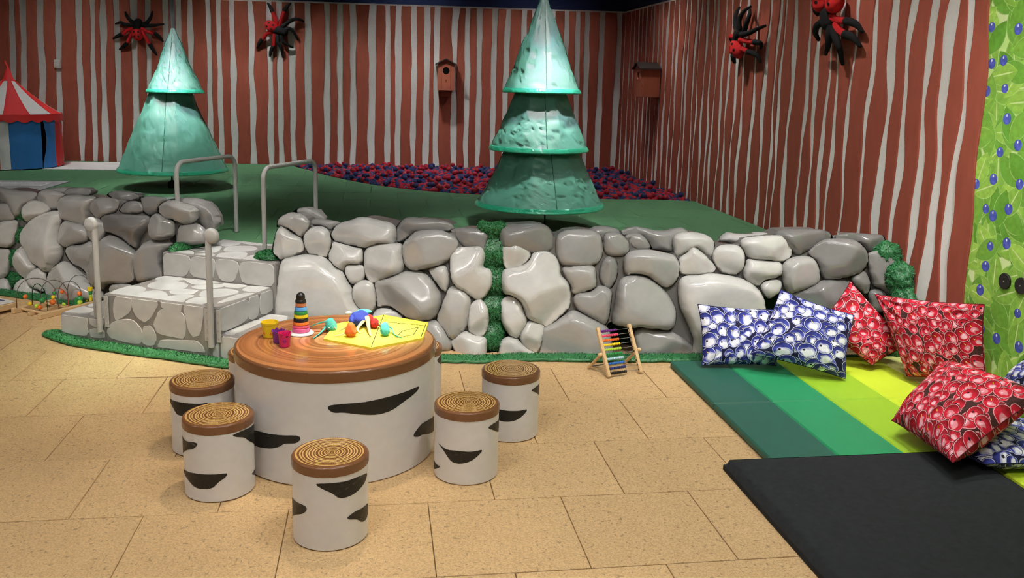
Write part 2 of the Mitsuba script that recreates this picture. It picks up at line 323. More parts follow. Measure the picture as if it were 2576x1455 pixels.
  ('middle',1.5,0.06,0,[(0.742,0.669),(0.787,0.734),(0.839,0.75),(0.917,0.748),(1.019,0.745),(1.077,0.727),(1.096,0.697),(1.02,0.68),(0.93,0.674),(0.853,0.654),(0.801,0.622),(0.749,0.594)]),
  ('middle',1.4,0.03,0,[(1.08,0.698),(1.143,0.714),(1.23,0.717),(1.296,0.7),(1.297,0.642),(1.302,0.569),(1.277,0.555),(1.245,0.608),(1.157,0.614),(1.132,0.637),(1.112,0.666)]),
  ('middle',0,0.0,0,[(1.092,0.51),(1.098,0.56),(1.129,0.602),(1.21,0.614),(1.272,0.615),(1.294,0.568),(1.286,0.506),(1.324,0.493),(1.337,0.455),(1.332,0.393),(1.29,0.327),(1.24,0.32),(1.183,0.356),(1.119,0.394),(1.099,0.449)]),
  ('middle',0.3,0.0,0,[(0.969,0.464),(1.016,0.486),(1.061,0.492),(1.08,0.46),(1.087,0.398),(1.069,0.347),(1.037,0.363),(0.992,0.422)]),
  ('middle',0.5,0.0,0,[(1.045,0.257),(1.069,0.322),(1.094,0.368),(1.132,0.38),(1.177,0.362),(1.215,0.309),(1.21,0.24),(1.199,0.157),(1.162,0.109),(1.111,0.067),(1.072,0.114),(1.02,0.173)]),
  ('middle',0,0.0,0,[(1.206,0.145),(1.208,0.208),(1.216,0.271),(1.247,0.305),(1.278,0.314),(1.316,0.267),(1.324,0.187),(1.307,0.123),(1.276,0.095),(1.225,0.115)]),
  ('middle',0,0.0,0,[(1.105,0.053),(1.137,0.088),(1.193,0.119),(1.251,0.099),(1.308,0.091),(1.314,0.029),(1.31,-0.028),(1.228,-0.04),(1.138,-0.013)]),
  ('middle',0.7,0.0,0,[(0.904,0.143),(0.969,0.168),(1.027,0.161),(1.072,0.108),(1.105,0.053),(1.1,0.002),(1.048,-0.009),(0.945,-0.026),(0.898,0.021)]),
  ('middle',0.2,0.0,0,[(0.619,0.152),(0.656,0.203),(0.718,0.213),(0.779,0.19),(0.809,0.157),(0.779,0.094),(0.631,0.081)]),
  ('left',0,0.0,0,[(0.147,0.596),(0.176,0.643),(0.228,0.662),(0.295,0.661),(0.351,0.643),(0.382,0.614),(0.33,0.585),(0.244,0.553),(0.165,0.515),(0.151,0.545)]),
  ('left',0.7,0.04,0,[(0.205,0.678),(0.246,0.719),(0.315,0.74),(0.397,0.736),(0.469,0.716),(0.425,0.669),(0.413,0.624),(0.353,0.604),(0.306,0.635),(0.241,0.652)]),
  ('left',1,0.14,0,[(0.141,0.704),(0.288,0.74),(0.372,0.743),(0.421,0.733),(0.326,0.688),(0.233,0.688)]),
  ('left',0,0.0,0,[(0.096,0.406),(0.126,0.46),(0.173,0.509),(0.261,0.561),(0.364,0.594),(0.455,0.607),(0.477,0.571),(0.455,0.507),(0.45,0.437),(0.46,0.362),(0.447,0.297),(0.401,0.242),(0.33,0.183),(0.257,0.214),(0.192,0.24),(0.171,0.297),(0.124,0.344)]),
  ('left',0.8,0.02,0,[(0.433,0.653),(0.473,0.7),(0.564,0.722),(0.708,0.722),(0.771,0.721),(0.729,0.681),(0.709,0.63),(0.689,0.567),(0.646,0.526),(0.551,0.543),(0.478,0.55),(0.449,0.598)]),
  ('left',1.2,0.14,0,[(0.361,0.716),(0.422,0.746),(0.537,0.754),(0.601,0.742),(0.583,0.713),(0.467,0.692),(0.384,0.686)]),
  ('left',0.8,0.0,0,[(0.449,0.481),(0.491,0.541),(0.572,0.541),(0.667,0.524),(0.704,0.49),(0.684,0.432),(0.577,0.398),(0.494,0.371),(0.447,0.399)]),
  ('left',1.3,0.02,0,[(0.703,0.654),(0.738,0.7),(0.818,0.724),(0.934,0.72),(0.959,0.704),(0.929,0.647),(0.873,0.618),(0.785,0.58),(0.731,0.607)]),
  ('left',1.5,0.12,0,[(0.76,0.726),(0.803,0.748),(0.887,0.759),(0.983,0.752),(1.043,0.729),(0.98,0.708),(0.897,0.692),(0.821,0.703)]),
  ('left',1.9,0.0,0,[(0.815,0.587),(0.858,0.612),(0.969,0.628),(1.09,0.632),(1.196,0.633),(1.218,0.619),(1.206,0.57),(1.164,0.529),(1.121,0.472),(1.105,0.422),(1.051,0.434),(1.0,0.472),(0.933,0.493),(0.858,0.503),(0.819,0.544)]),
  ('left',1.6,0.02,0,[(0.957,0.649),(0.987,0.689),(1.035,0.711),(1.103,0.718),(1.141,0.7),(1.146,0.658),(1.071,0.636),(0.997,0.633)]),
  ('left',1.6,0.05,0,[(1.102,0.731),(1.169,0.751),(1.262,0.753),(1.326,0.744),(1.273,0.711),(1.251,0.667),(1.203,0.632),(1.15,0.644),(1.126,0.69)]),
  ('left',1,0.0,0,[(1.294,0.693),(1.331,0.727),(1.403,0.748),(1.511,0.735),(1.592,0.715),(1.599,0.669),(1.563,0.625),(1.48,0.608),(1.41,0.629),(1.346,0.634),(1.302,0.662)]),
  ('left',1.1,0.12,0,[(1.263,0.726),(1.434,0.752),(1.518,0.744),(1.573,0.704),(1.615,0.644),(1.625,0.571),(1.554,0.539),(1.524,0.595),(1.501,0.646),(1.464,0.696),(1.341,0.708)]),
  ('left',1.2,0.0,0,[(1.199,0.575),(1.222,0.624),(1.269,0.652),(1.327,0.648),(1.378,0.626),(1.409,0.608),(1.409,0.54),(1.372,0.505),(1.274,0.486),(1.222,0.508)]),
  ('left',0.9,0.02,0,[(1.429,0.57),(1.462,0.599),(1.552,0.616),(1.608,0.595),(1.637,0.556),(1.623,0.498),(1.482,0.469),(1.431,0.475)]),
  ('left',1,0.0,0,[(0.491,0.339),(0.527,0.374),(0.642,0.397),(0.715,0.423),(0.785,0.398),(0.748,0.326),(0.719,0.241),(0.692,0.201),(0.614,0.244),(0.535,0.274)]),
  ('left',1.1,0,1,[(0.705,0.198),(0.74,0.295),(0.782,0.393),(0.856,0.471),(0.925,0.477),(1.005,0.44),(1.076,0.398),(1.101,0.363),(1.099,0.33),(1.076,0.279),(1.065,0.202),(0.981,0.171),(0.857,0.158),(0.798,0.113),(0.744,0.146)]),
  ('left',0.9,0.0,0,[(0.704,0.49),(0.723,0.557),(0.767,0.588),(0.828,0.566),(0.853,0.525),(0.821,0.457),(0.776,0.409),(0.729,0.438)]),
  ('left',0.9,0.03,0,[(1.069,0.3),(1.08,0.372),(1.116,0.418),(1.172,0.467),(1.279,0.481),(1.37,0.468),(1.342,0.434),(1.301,0.398),(1.274,0.32),(1.27,0.239),(1.185,0.208),(1.076,0.18)]),
  ('left',0.3,0.0,0,[(0.299,0.115),(0.33,0.177),(0.401,0.235),(0.478,0.268),(0.541,0.243),(0.642,0.183),(0.735,0.129),(0.788,0.091),(0.777,0.039),(0.464,-0.016),(0.315,-0.007),(0.286,0.055)]),
  ('left',0.1,0.0,0,[(0.028,0.224),(0.051,0.292),(0.098,0.335),(0.145,0.294),(0.175,0.239),(0.214,0.204),(0.158,0.146),(0.121,0.109),(0.071,0.131),(0.032,0.179)]),
  ('left',0,0.0,0,[(0.126,0.123),(0.178,0.174),(0.256,0.201),(0.304,0.167),(0.298,0.102),(0.276,0.041),(0.202,0.059),(0.137,0.098)]),
  ('left',0,0.0,0,[(-0.006,0.004),(0.022,0.066),(0.077,0.105),(0.128,0.097),(0.159,0.061),(0.232,0.017),(0.23,-0.01),(0.125,-0.035),(-0.006,-0.043)]),
  ('left',0.6,0.0,0,[(0.854,0.124),(0.884,0.155),(0.967,0.167),(1.036,0.166),(1.019,0.12),(0.858,0.075)]),
  ('left',0.9,0.03,0,[(-0.153,0.719),(-0.048,0.726),(0.071,0.715),(0.199,0.717),(0.24,0.707),(0.211,0.667),(0.13,0.61),(0.108,0.557),(0.037,0.523),(0.018,0.596),(-0.058,0.622),(-0.162,0.628)]),
  ('left',0.9,0.0,0,[(-0.145,0.607),(-0.074,0.618),(0.004,0.621),(0.043,0.582),(0.046,0.524),(-0.015,0.507),(-0.155,0.502)]),
  ('left',0.3,0.0,0,[(-0.167,0.475),(-0.068,0.499),(0.063,0.513),(0.068,0.475),(0.039,0.395),(-0.015,0.325),(-0.182,0.316)]),
  ('left',0.3,0.0,0,[(-0.185,0.29),(-0.104,0.304),(-0.026,0.298),(-0.029,0.219),(-0.06,0.124),(-0.125,0.091),(-0.203,0.102)]),
  ('left',0.1,0.0,0,[(-0.206,0.075),(-0.125,0.091),(-0.064,0.087),(-0.045,0.052),(-0.054,-0.002),(-0.217,-0.033)]),
]
GAPS = [
  [(2.32,-7.341,-7.28),(1.93,-7.362,-7.289),(1.53,-7.378,-7.308),(1.12,-7.398,-7.339),(0.71,-7.419,-7.359),(0.45,-7.429,-7.369)],
  [(2.33,-7.228,-7.141),(1.93,-7.234,-7.166),(1.53,-7.253,-7.177),(1.12,-7.279,-7.207),(0.71,-7.299,-7.226),(0.45,-7.309,-7.236)],
  [(2.33,-7.02,-6.946),(1.94,-7.049,-6.966),(1.54,-7.049,-6.964),(1.13,-7.068,-6.995),(0.72,-7.086,-7.013),(0.45,-7.095,-7.022)],
  [(2.34,-6.816,-6.756),(1.94,-6.835,-6.76),(1.54,-6.852,-6.786),(1.13,-6.869,-6.791),(0.72,-6.879,-6.819),(0.46,-6.894,-6.82)],
  [(2.35,-6.59,-6.507),(1.95,-6.594,-6.528),(1.55,-6.616,-6.54),(1.14,-6.618,-6.539),(0.73,-6.631,-6.557),(0.46,-6.625,-6.575)],
  [(2.35,-6.426,-6.36),(1.96,-6.433,-6.38),(1.55,-6.452,-6.39),(1.14,-6.462,-6.398),(0.73,-6.473,-6.409),(0.46,-6.477,-6.419)],
  [(2.36,-6.301,-6.242),(1.96,-6.328,-6.241),(1.55,-6.334,-6.275),(1.15,-6.344,-6.275),(0.73,-6.362,-6.275),(0.47,-6.359,-6.294)],
  [(2.36,-6.156,-6.086),(1.96,-6.162,-6.086),(1.56,-6.164,-6.097),(1.15,-6.19,-6.107),(0.74,-6.2,-6.119),(0.47,-6.202,-6.134)],
  [(2.37,-5.965,-5.872),(1.97,-5.969,-5.89),(1.56,-5.972,-5.894),(1.15,-5.979,-5.905),(0.74,-5.991,-5.909),(0.47,-5.996,-5.914)],
  [(2.37,-5.79,-5.724),(1.97,-5.799,-5.73),(1.57,-5.803,-5.744),(1.16,-5.817,-5.75),(0.74,-5.828,-5.76),(0.48,-5.832,-5.764)],
  [(2.38,-5.587,-5.521),(1.98,-5.596,-5.529),(1.57,-5.612,-5.545),(1.16,-5.615,-5.55),(0.75,-5.628,-5.56),(0.48,-5.627,-5.559)],
  [(2.39,-5.437,-5.368),(1.98,-5.443,-5.376),(1.58,-5.451,-5.383),(1.17,-5.459,-5.391),(0.75,-5.467,-5.403),(0.47,-5.477,-5.409)],
  [(2.39,-5.297,-5.239),(1.99,-5.308,-5.235),(1.58,-5.309,-5.252),(1.17,-5.33,-5.262),(0.75,-5.337,-5.269),(0.47,-5.34,-5.271)],
  [(2.4,-5.088,-5.03),(1.99,-5.089,-5.029),(1.59,-5.09,-5.034),(1.18,-5.098,-5.034),(0.76,-5.105,-5.036),(0.48,-5.106,-5.041)],
  [(2.4,-4.967,-4.904),(2.0,-4.972,-4.915),(1.59,-4.968,-4.909),(1.18,-4.978,-4.914),(0.76,-4.978,-4.912),(0.48,-4.982,-4.913)],
  [(2.41,-4.809,-4.75),(2.0,-4.814,-4.759),(1.59,-4.818,-4.737),(1.18,-4.825,-4.757),(0.76,-4.823,-4.744),(0.48,-4.82,-4.757)],
  [(2.41,-4.597,-4.544),(2.01,-4.587,-4.515),(1.6,-4.6,-4.538),(1.19,-4.596,-4.512),(0.77,-4.595,-4.533),(0.49,-4.601,-4.521)],
  [(2.42,-4.371,-4.314),(2.02,-4.383,-4.315),(1.61,-4.371,-4.309),(1.19,-4.376,-4.307),(0.77,-4.394,-4.311),(0.49,-4.375,-4.316)],
  [(2.42,-4.257,-4.185),(2.02,-4.26,-4.192),(1.61,-4.261,-4.193),(1.2,-4.258,-4.186),(0.78,-4.262,-4.193),(0.49,-4.261,-4.187)],
  [(2.43,-4.111,-4.043),(2.02,-4.124,-4.035),(1.61,-4.117,-4.041),(1.2,-4.117,-4.034),(0.78,-4.117,-4.047),(0.5,-4.107,-4.037)],
  [(2.43,-3.921,-3.853),(2.03,-3.929,-3.846),(1.62,-3.941,-3.851),(1.2,-3.93,-3.847),(0.78,-3.942,-3.842),(0.5,-3.925,-3.859)],
  [(2.44,-3.692,-3.621),(2.04,-3.686,-3.624),(1.62,-3.694,-3.621),(1.21,-3.708,-3.617),(0.79,-3.705,-3.624),(0.5,-3.708,-3.637)],
  [(2.38,-3.532,-3.468),(2.03,-3.542,-3.463),(1.61,-3.545,-3.466),(1.18,-3.54,-3.468),(0.75,-3.543,-3.468),(0.49,-3.544,-3.472)],
  [(2.38,-3.384,-3.315),(2.04,-3.383,-3.294),(1.61,-3.385,-3.313),(1.19,-3.391,-3.302),(0.75,-3.381,-3.307),(0.49,-3.393,-3.321)],
  [(2.39,-3.149,-3.064),(2.04,-3.163,-3.064),(1.62,-3.153,-3.067),(1.19,-3.165,-3.078),(0.76,-3.177,-3.081),(0.49,-3.163,-3.086)],
  [(2.4,-2.958,-2.895),(2.05,-2.953,-2.891),(1.62,-2.957,-2.892),(1.2,-2.963,-2.891),(0.76,-2.97,-2.89),(0.5,-2.962,-2.889)],
  [(2.4,-2.831,-2.76),(2.05,-2.837,-2.758),(1.63,-2.835,-2.756),(1.2,-2.834,-2.764),(0.76,-2.839,-2.767),(0.5,-2.834,-2.765)],
  [(2.41,-2.64,-2.576),(2.06,-2.642,-2.573),(1.63,-2.637,-2.57),(1.2,-2.639,-2.577),(0.77,-2.65,-2.578),(0.5,-2.638,-2.59)],
  [(2.41,-2.483,-2.415),(2.06,-2.487,-2.411),(1.64,-2.483,-2.416),(1.21,-2.487,-2.414),(0.77,-2.495,-2.413),(0.51,-2.498,-2.422)],
  [(2.42,-2.362,-2.291),(2.07,-2.366,-2.294),(1.64,-2.368,-2.303),(1.21,-2.368,-2.295),(0.77,-2.366,-2.3),(0.51,-2.366,-2.29)],
  [(2.42,-2.141,-2.055),(2.07,-2.153,-2.078),(1.65,-2.13,-2.079),(1.22,-2.145,-2.073),(0.78,-2.149,-2.07),(0.51,-2.14,-2.077)],
  [(2.43,-1.984,-1.923),(2.08,-1.995,-1.927),(1.65,-1.988,-1.915),(1.22,-1.985,-1.919),(0.78,-1.993,-1.923),(0.52,-1.981,-1.922)],
  [(2.43,-1.84,-1.768),(2.08,-1.848,-1.769),(1.65,-1.84,-1.774),(1.22,-1.839,-1.77),(0.78,-1.841,-1.772),(0.52,-1.836,-1.781)],
  [(2.44,-1.653,-1.584),(2.09,-1.657,-1.588),(1.66,-1.665,-1.59),(1.23,-1.656,-1.59),(0.79,-1.658,-1.59),(0.52,-1.648,-1.589)],
  [(2.37,-1.491,-1.43),(2.09,-1.503,-1.43),(1.66,-1.507,-1.434),(1.23,-1.511,-1.438),(0.79,-1.508,-1.434),(0.5,-1.509,-1.434)],
  [(2.38,-1.293,-1.231),(2.1,-1.292,-1.227),(1.67,-1.288,-1.222),(1.24,-1.283,-1.213),(0.8,-1.279,-1.205),(0.5,-1.278,-1.204)],
  [(2.38,-1.165,-1.1),(2.1,-1.161,-1.096),(1.67,-1.156,-1.09),(1.24,-1.151,-1.08),(0.8,-1.145,-1.071),(0.5,-1.144,-1.069)],
  [(2.39,-0.937,-0.879),(2.11,-0.939,-0.881),(1.68,-0.936,-0.877),(1.24,-0.929,-0.87),(0.8,-0.929,-0.87),(0.51,-0.927,-0.867)],
  [(2.4,-0.765,-0.707),(2.11,-0.767,-0.701),(1.68,-0.766,-0.7),(1.25,-0.766,-0.699),(0.81,-0.758,-0.69),(0.51,-0.755,-0.687)],
  [(2.4,-0.628,-0.565),(2.12,-0.623,-0.564),(1.69,-0.619,-0.551),(1.25,-0.614,-0.543),(0.81,-0.608,-0.533),(0.51,-0.604,-0.529)],
  [(2.4,-0.507,-0.451),(2.12,-0.513,-0.447),(1.69,-0.508,-0.434),(1.25,-0.501,-0.431),(0.81,-0.481,-0.428),(0.51,-0.477,-0.431)],
  [(2.41,-0.323,-0.262),(2.13,-0.323,-0.252),(1.69,-0.327,-0.256),(1.26,-0.327,-0.252),(0.82,-0.331,-0.255),(0.52,-0.321,-0.258)],
  [(2.42,-0.118,-0.041),(2.13,-0.102,-0.038),(1.7,-0.107,-0.033),(1.26,-0.12,-0.039),(0.82,-0.12,-0.044),(0.52,-0.119,-0.049)],
]
RIGHT_GAPS = [(10.945,10.907),(10.697,10.653),(10.523,10.488),(10.341,10.307),(10.205,10.178),(10.04,10.001),(9.88,9.854),(9.755,9.718),(9.573,9.544),(9.456,9.404),(9.284,9.229),(9.071,9.038),(8.938,8.892),(8.709,8.675),(8.606,8.568),(8.407,8.37),(8.292,8.27),(8.128,8.085),(7.966,7.932),(7.842,7.809),(7.67,7.632),(7.529,7.491),(7.363,7.323),(7.21,7.165),(6.978,6.936),(6.772,6.716),(6.582,6.55),(6.487,6.453),(6.315,6.258),(6.071,6.03),(5.932,5.884),(5.769,5.726),(5.64,5.602),(5.455,5.422),(5.229,5.191),(5.032,4.961),(4.848,4.797),(4.649,4.594),(4.495,4.419),(4.327,4.264)]
RIGHT_EDGE = [(2.0,4.153),(1.69,4.12),(1.49,4.121),(1.31,4.115),(1.05,4.115),(0.8,4.104),(0.6,4.097),(0.44,4.089)]
SPIDERS = [{'wall': 'back','thorax': [(-5.848,2.103),(-5.865,2.035)],'abd': [(-5.861,2.012),(-5.86,1.93)],'legs': [('b',[(-5.886,2.092),(-5.932,2.124),(-5.977,2.175),(-6.008,2.226)]),('b',[(-5.782,2.09),(-5.739,2.111),(-5.703,2.174),(-5.695,2.241)]),('b',[(-5.897,2.073),(-6.001,2.079),(-6.052,2.101),(-6.128,2.085)]),('b',[(-5.802,2.076),(-5.726,2.073),(-5.645,2.08),(-5.568,2.099)]),('r',[(-5.908,2.039),(-5.98,2.013),(-6.039,1.968)],[(-6.039,1.968),(-6.102,1.942),(-6.165,1.909)]),('r',[(-5.899,2.02),(-5.94,1.961),(-5.986,1.869)],[(-5.986,1.869),(-6.041,1.824),(-6.097,1.787)]),('r',[(-5.817,2.046),(-5.752,2.005),(-5.677,1.988)],[(-5.677,1.988),(-5.626,1.952),(-5.585,1.895)]),('r',[(-5.809,2.008),(-5.77,1.933),(-5.735,1.862)],[(-5.735,1.862),(-5.699,1.791),(-5.664,1.729)])]},{'wall': 'back','thorax': [(-4.25,2.068),(-4.153,2.046)],'abd': [(-4.264,2.087),(-4.351,2.132)],'legs': [('r',[(-4.24,2.097),(-4.257,2.193),(-4.29,2.274)],[(-4.29,2.274),(-4.318,2.335),(-4.353,2.382)]),('r',[(-4.215,2.107),(-4.179,2.219),(-4.159,2.287)],[(-4.159,2.287),(-4.124,2.341),(-4.077,2.391)]),('b',[(-4.186,2.094),(-4.107,2.159),(-4.029,2.2),(-3.966,2.197),(-3.925,2.174)]),('b',[(-4.163,2.061),(-4.094,2.087),(-4.041,2.045),(-3.998,1.954)]),('b',[(-4.193,2.011),(-4.174,1.944),(-4.126,1.902),(-4.058,1.867)]),('b',[(-4.236,2.01),(-4.233,1.933),(-4.195,1.856),(-4.183,1.744)]),('r',[(-4.289,2.042),(-4.358,2.021),(-4.412,1.957)],[(-4.412,1.957),(-4.457,1.907),(-4.488,1.848)]),('r',[(-4.265,2.019),(-4.281,1.951),(-4.288,1.878)],[(-4.288,1.878),(-4.318,1.818),(-4.336,1.752)])]},{'wall': 'right','thorax': [(7.106,1.967),(7.133,1.924)],'abd': [(7.14,1.897),(7.078,1.805)],'legs': [('b',[(7.132,1.987),(7.18,2.061),(7.216,2.14),(7.255,2.196)]),('b',[(7.088,1.993),(7.102,2.074),(7.069,2.143),(7.021,2.188)]),('b',[(6.997,1.985),(6.942,2.047),(6.942,2.108),(7.04,2.167)]),('b',[(7.061,1.965),(6.885,1.966),(6.784,1.991),(6.712,2.017)]),('r',[(7.148,1.942),(7.255,1.956),(7.315,1.959)],[(7.313,1.949),(7.296,1.921),(7.304,1.894)]),('r',[(7.165,1.912),(7.264,1.874),(7.267,1.819)],[(7.239,1.795),(7.27,1.768),(7.271,1.736)]),('r',[(7.076,1.922),(6.928,1.903),(6.831,1.895)],[(6.831,1.895),(6.744,1.879),(6.779,1.841)]),('r',[(7.11,1.856),(7.017,1.844),(6.937,1.824)],[(6.937,1.824),(6.813,1.795),(6.756,1.737)])]},{'wall': 'right','thorax': [(5.639,2.027),(5.622,1.972)],'abd': [(5.552,2.063),(5.557,2.137)],'abd2': [(5.715,2.082),(5.741,2.146)],'legs': [('b',[(5.726,2.058),(5.804,2.071),(5.878,2.042)]),('b',[(5.677,1.993),(5.755,1.961),(5.809,1.92),(5.832,1.869)]),('b',[(5.589,1.949),(5.579,1.888),(5.618,1.821),(5.722,1.773)]),('b',[(5.564,1.93),(5.49,1.87),(5.452,1.812),(5.458,1.767),(5.486,1.702)]),('r',[(5.6,2.013),(5.531,1.988),(5.432,1.975)],[(5.432,1.975),(5.34,1.952),(5.272,1.898)]),('r',[(5.528,1.967),(5.5,1.926),(5.431,1.892)],[(5.431,1.892),(5.345,1.864),(5.283,1.81)])]}]
FLAGS = [('front',[(0.099,0.279),(0.212,0.286),(0.205,0.224),(0.19,0.2),(0.091,0.151)]),('front',[(0.222,0.286),(0.383,0.288),(0.367,0.23),(0.331,0.181),(0.296,0.157),(0.257,0.173),(0.225,0.209)]),('front',[(0.41,0.286),(0.554,0.29),(0.542,0.247),(0.467,0.244),(0.415,0.258)]),('front',[(0.414,0.244),(0.545,0.241),(0.569,0.191),(0.566,0.112),(0.552,0.094),(0.434,0.097),(0.374,0.112),(0.356,0.15),(0.379,0.198)]),('front',[(0.57,0.291),(0.686,0.293),(0.678,0.181),(0.657,0.123),(0.618,0.11),(0.593,0.138),(0.571,0.225)]),('front',[(0.04,0.102),(0.098,0.144),(0.188,0.162),(0.235,0.148),(0.267,0.117),(0.259,0.03),(0.05,0.04)]),('front',[(0.288,0.131),(0.329,0.141),(0.367,0.094),(0.354,0.033),(0.276,0.035)]),('front',[(0.377,0.027),(0.399,0.064),(0.565,0.084),(0.643,0.088),(0.68,0.064),(0.692,0.032),(0.383,0.025)]),('front',[(-0.295,0.132),(-0.119,0.144),(-0.116,0.084),(-0.12,0.031),(-0.299,0.04)]),('front',[(-0.098,0.144),(0.001,0.143),(-0.002,0.097),(-0.059,0.091),(-0.093,0.105)]),('front',[(-0.096,0.069),(-0.003,0.08),(0.008,0.035),(-0.091,0.029)]),('front',[(0.817,0.136),(0.942,0.135),(0.932,0.001),(0.749,0.011)]),('middle',[(0.049,-0.492),(0.011,-0.404),(0.015,-0.307),(0.106,-0.306),(0.176,-0.354),(0.209,-0.495),(0.087,-0.526)]),('middle',[(0.208,-0.47),(0.201,-0.383),(0.267,-0.339),(0.364,-0.398),(0.405,-0.504),(0.23,-0.51)]),('middle',[(0.114,-0.274),(0.083,-0.162),(0.178,-0.103),(0.312,-0.155),(0.348,-0.262),(0.266,-0.313),(0.2,-0.317)]),('middle',[(0.033,-0.112),(0.006,-0.019),(0.183,-0.021),(0.19,-0.083),(0.1,-0.139)]),('middle',[(0.312,-0.319),(0.325,-0.259),(0.436,-0.235),(0.467,-0.274),(0.472,-0.349),(0.381,-0.378)]),('middle',[(0.415,-0.5),(0.394,-0.41),(0.504,-0.347),(0.525,-0.45),(0.546,-0.5)]),('middle',[(0.182,-0.027),(0.291,-0.012),(0.434,-0.021),(0.401,-0.071),(0.348,-0.138),(0.23,-0.079)]),('middle',[(0.359,-0.189),(0.378,-0.124),(0.474,-0.057),(0.523,-0.113),(0.449,-0.215)]),('middle',[(0.521,-0.326),(0.484,-0.226),(0.578,-0.142),(0.682,-0.174),(0.682,-0.266),(0.625,-0.367),(0.56,-0.359)]),('middle',[(0.47,-0.033),(0.629,-0.022),(0.622,-0.089),(0.53,-0.104)]),('middle',[(0.662,-0.117),(0.652,-0.025),(0.781,-0.015),(0.786,-0.132),(0.698,-0.149)]),('middle',[(0.561,-0.494),(0.548,-0.378),(0.639,-0.385),(0.676,-0.501)]),('middle',[(0.734,-0.451),(0.709,-0.304),(0.724,-0.195),(0.788,-0.173),(0.78,-0.284)]),('landing',[(0.095,0.144),(0.135,0.238),(0.206,0.292),(0.247,0.256),(0.308,0.106),(0.163,0.105)]),('landing',[(0.137,0.354),(0.08,0.546),(0.209,0.529),(0.28,0.386),(0.233,0.306)]),('landing',[(0.272,0.44),(0.236,0.522),(0.426,0.557),(0.494,0.454),(0.39,0.422)]),('landing',[(0.317,0.182),(0.265,0.303),(0.387,0.382),(0.482,0.299),(0.449,0.21),(0.369,0.171)]),('landing',[(0.389,0.009),(0.355,0.111),(0.467,0.184),(0.52,0.14),(0.562,0.01),(0.421,-0.025)]),('landing',[(0.245,-0.018),(0.232,0.017),(0.317,0.076),(0.374,0.008),(0.374,-0.038)]),('landing',[(0.585,-0.002),(0.553,0.122),(0.625,0.192),(0.68,0.019)]),('landing',[(0.041,0.01),(0.116,0.1),(0.207,0.039),(0.215,-0.016)]),('riser',[(0.023,0.43),(0.201,0.427),(0.183,0.323),(0.123,0.299),(0.005,0.297)]),('riser',[(0.223,0.427),(0.38,0.429),(0.377,0.342),(0.347,0.308),(0.233,0.31),(0.205,0.332)]),('riser',[(0.401,0.428),(0.548,0.426),(0.539,0.345),(0.51,0.306),(0.439,0.305),(0.405,0.345)]),('riser',[(0.576,0.426),(0.791,0.429),(0.781,0.305),(0.607,0.303),(0.573,0.336)]),('side',[(-0.501,0.285),(-0.262,0.279),(-0.266,0.171),(-0.49,0.161)]),('side',[(-0.234,0.282),(-0.153,0.281),(-0.157,0.167),(-0.243,0.165)]),('side',[(-0.123,0.281),(-0.014,0.282),(-0.002,0.172),(-0.123,0.165)]),('low',[(0.793,-0.47),(0.771,-0.351),(0.789,-0.209),(0.851,-0.204),(0.87,-0.307),(0.861,-0.502)]),('low',[(0.806,-0.166),(0.782,0.029),(0.853,0.036),(0.961,-0.132),(0.855,-0.191)]),('low',[(-0.307,-0.48),(-0.342,-0.325),(-0.254,-0.362),(-0.202,-0.364),(-0.169,-0.398),(-0.155,-0.465),(-0.293,-0.486)]),('low',[(-0.292,-0.315),(-0.343,-0.207),(-0.32,-0.183),(-0.25,-0.258),(-0.251,-0.335)]),('low',[(-0.132,-0.467),(-0.161,-0.383),(-0.13,-0.381),(-0.043,-0.474),(-0.111,-0.481)])]
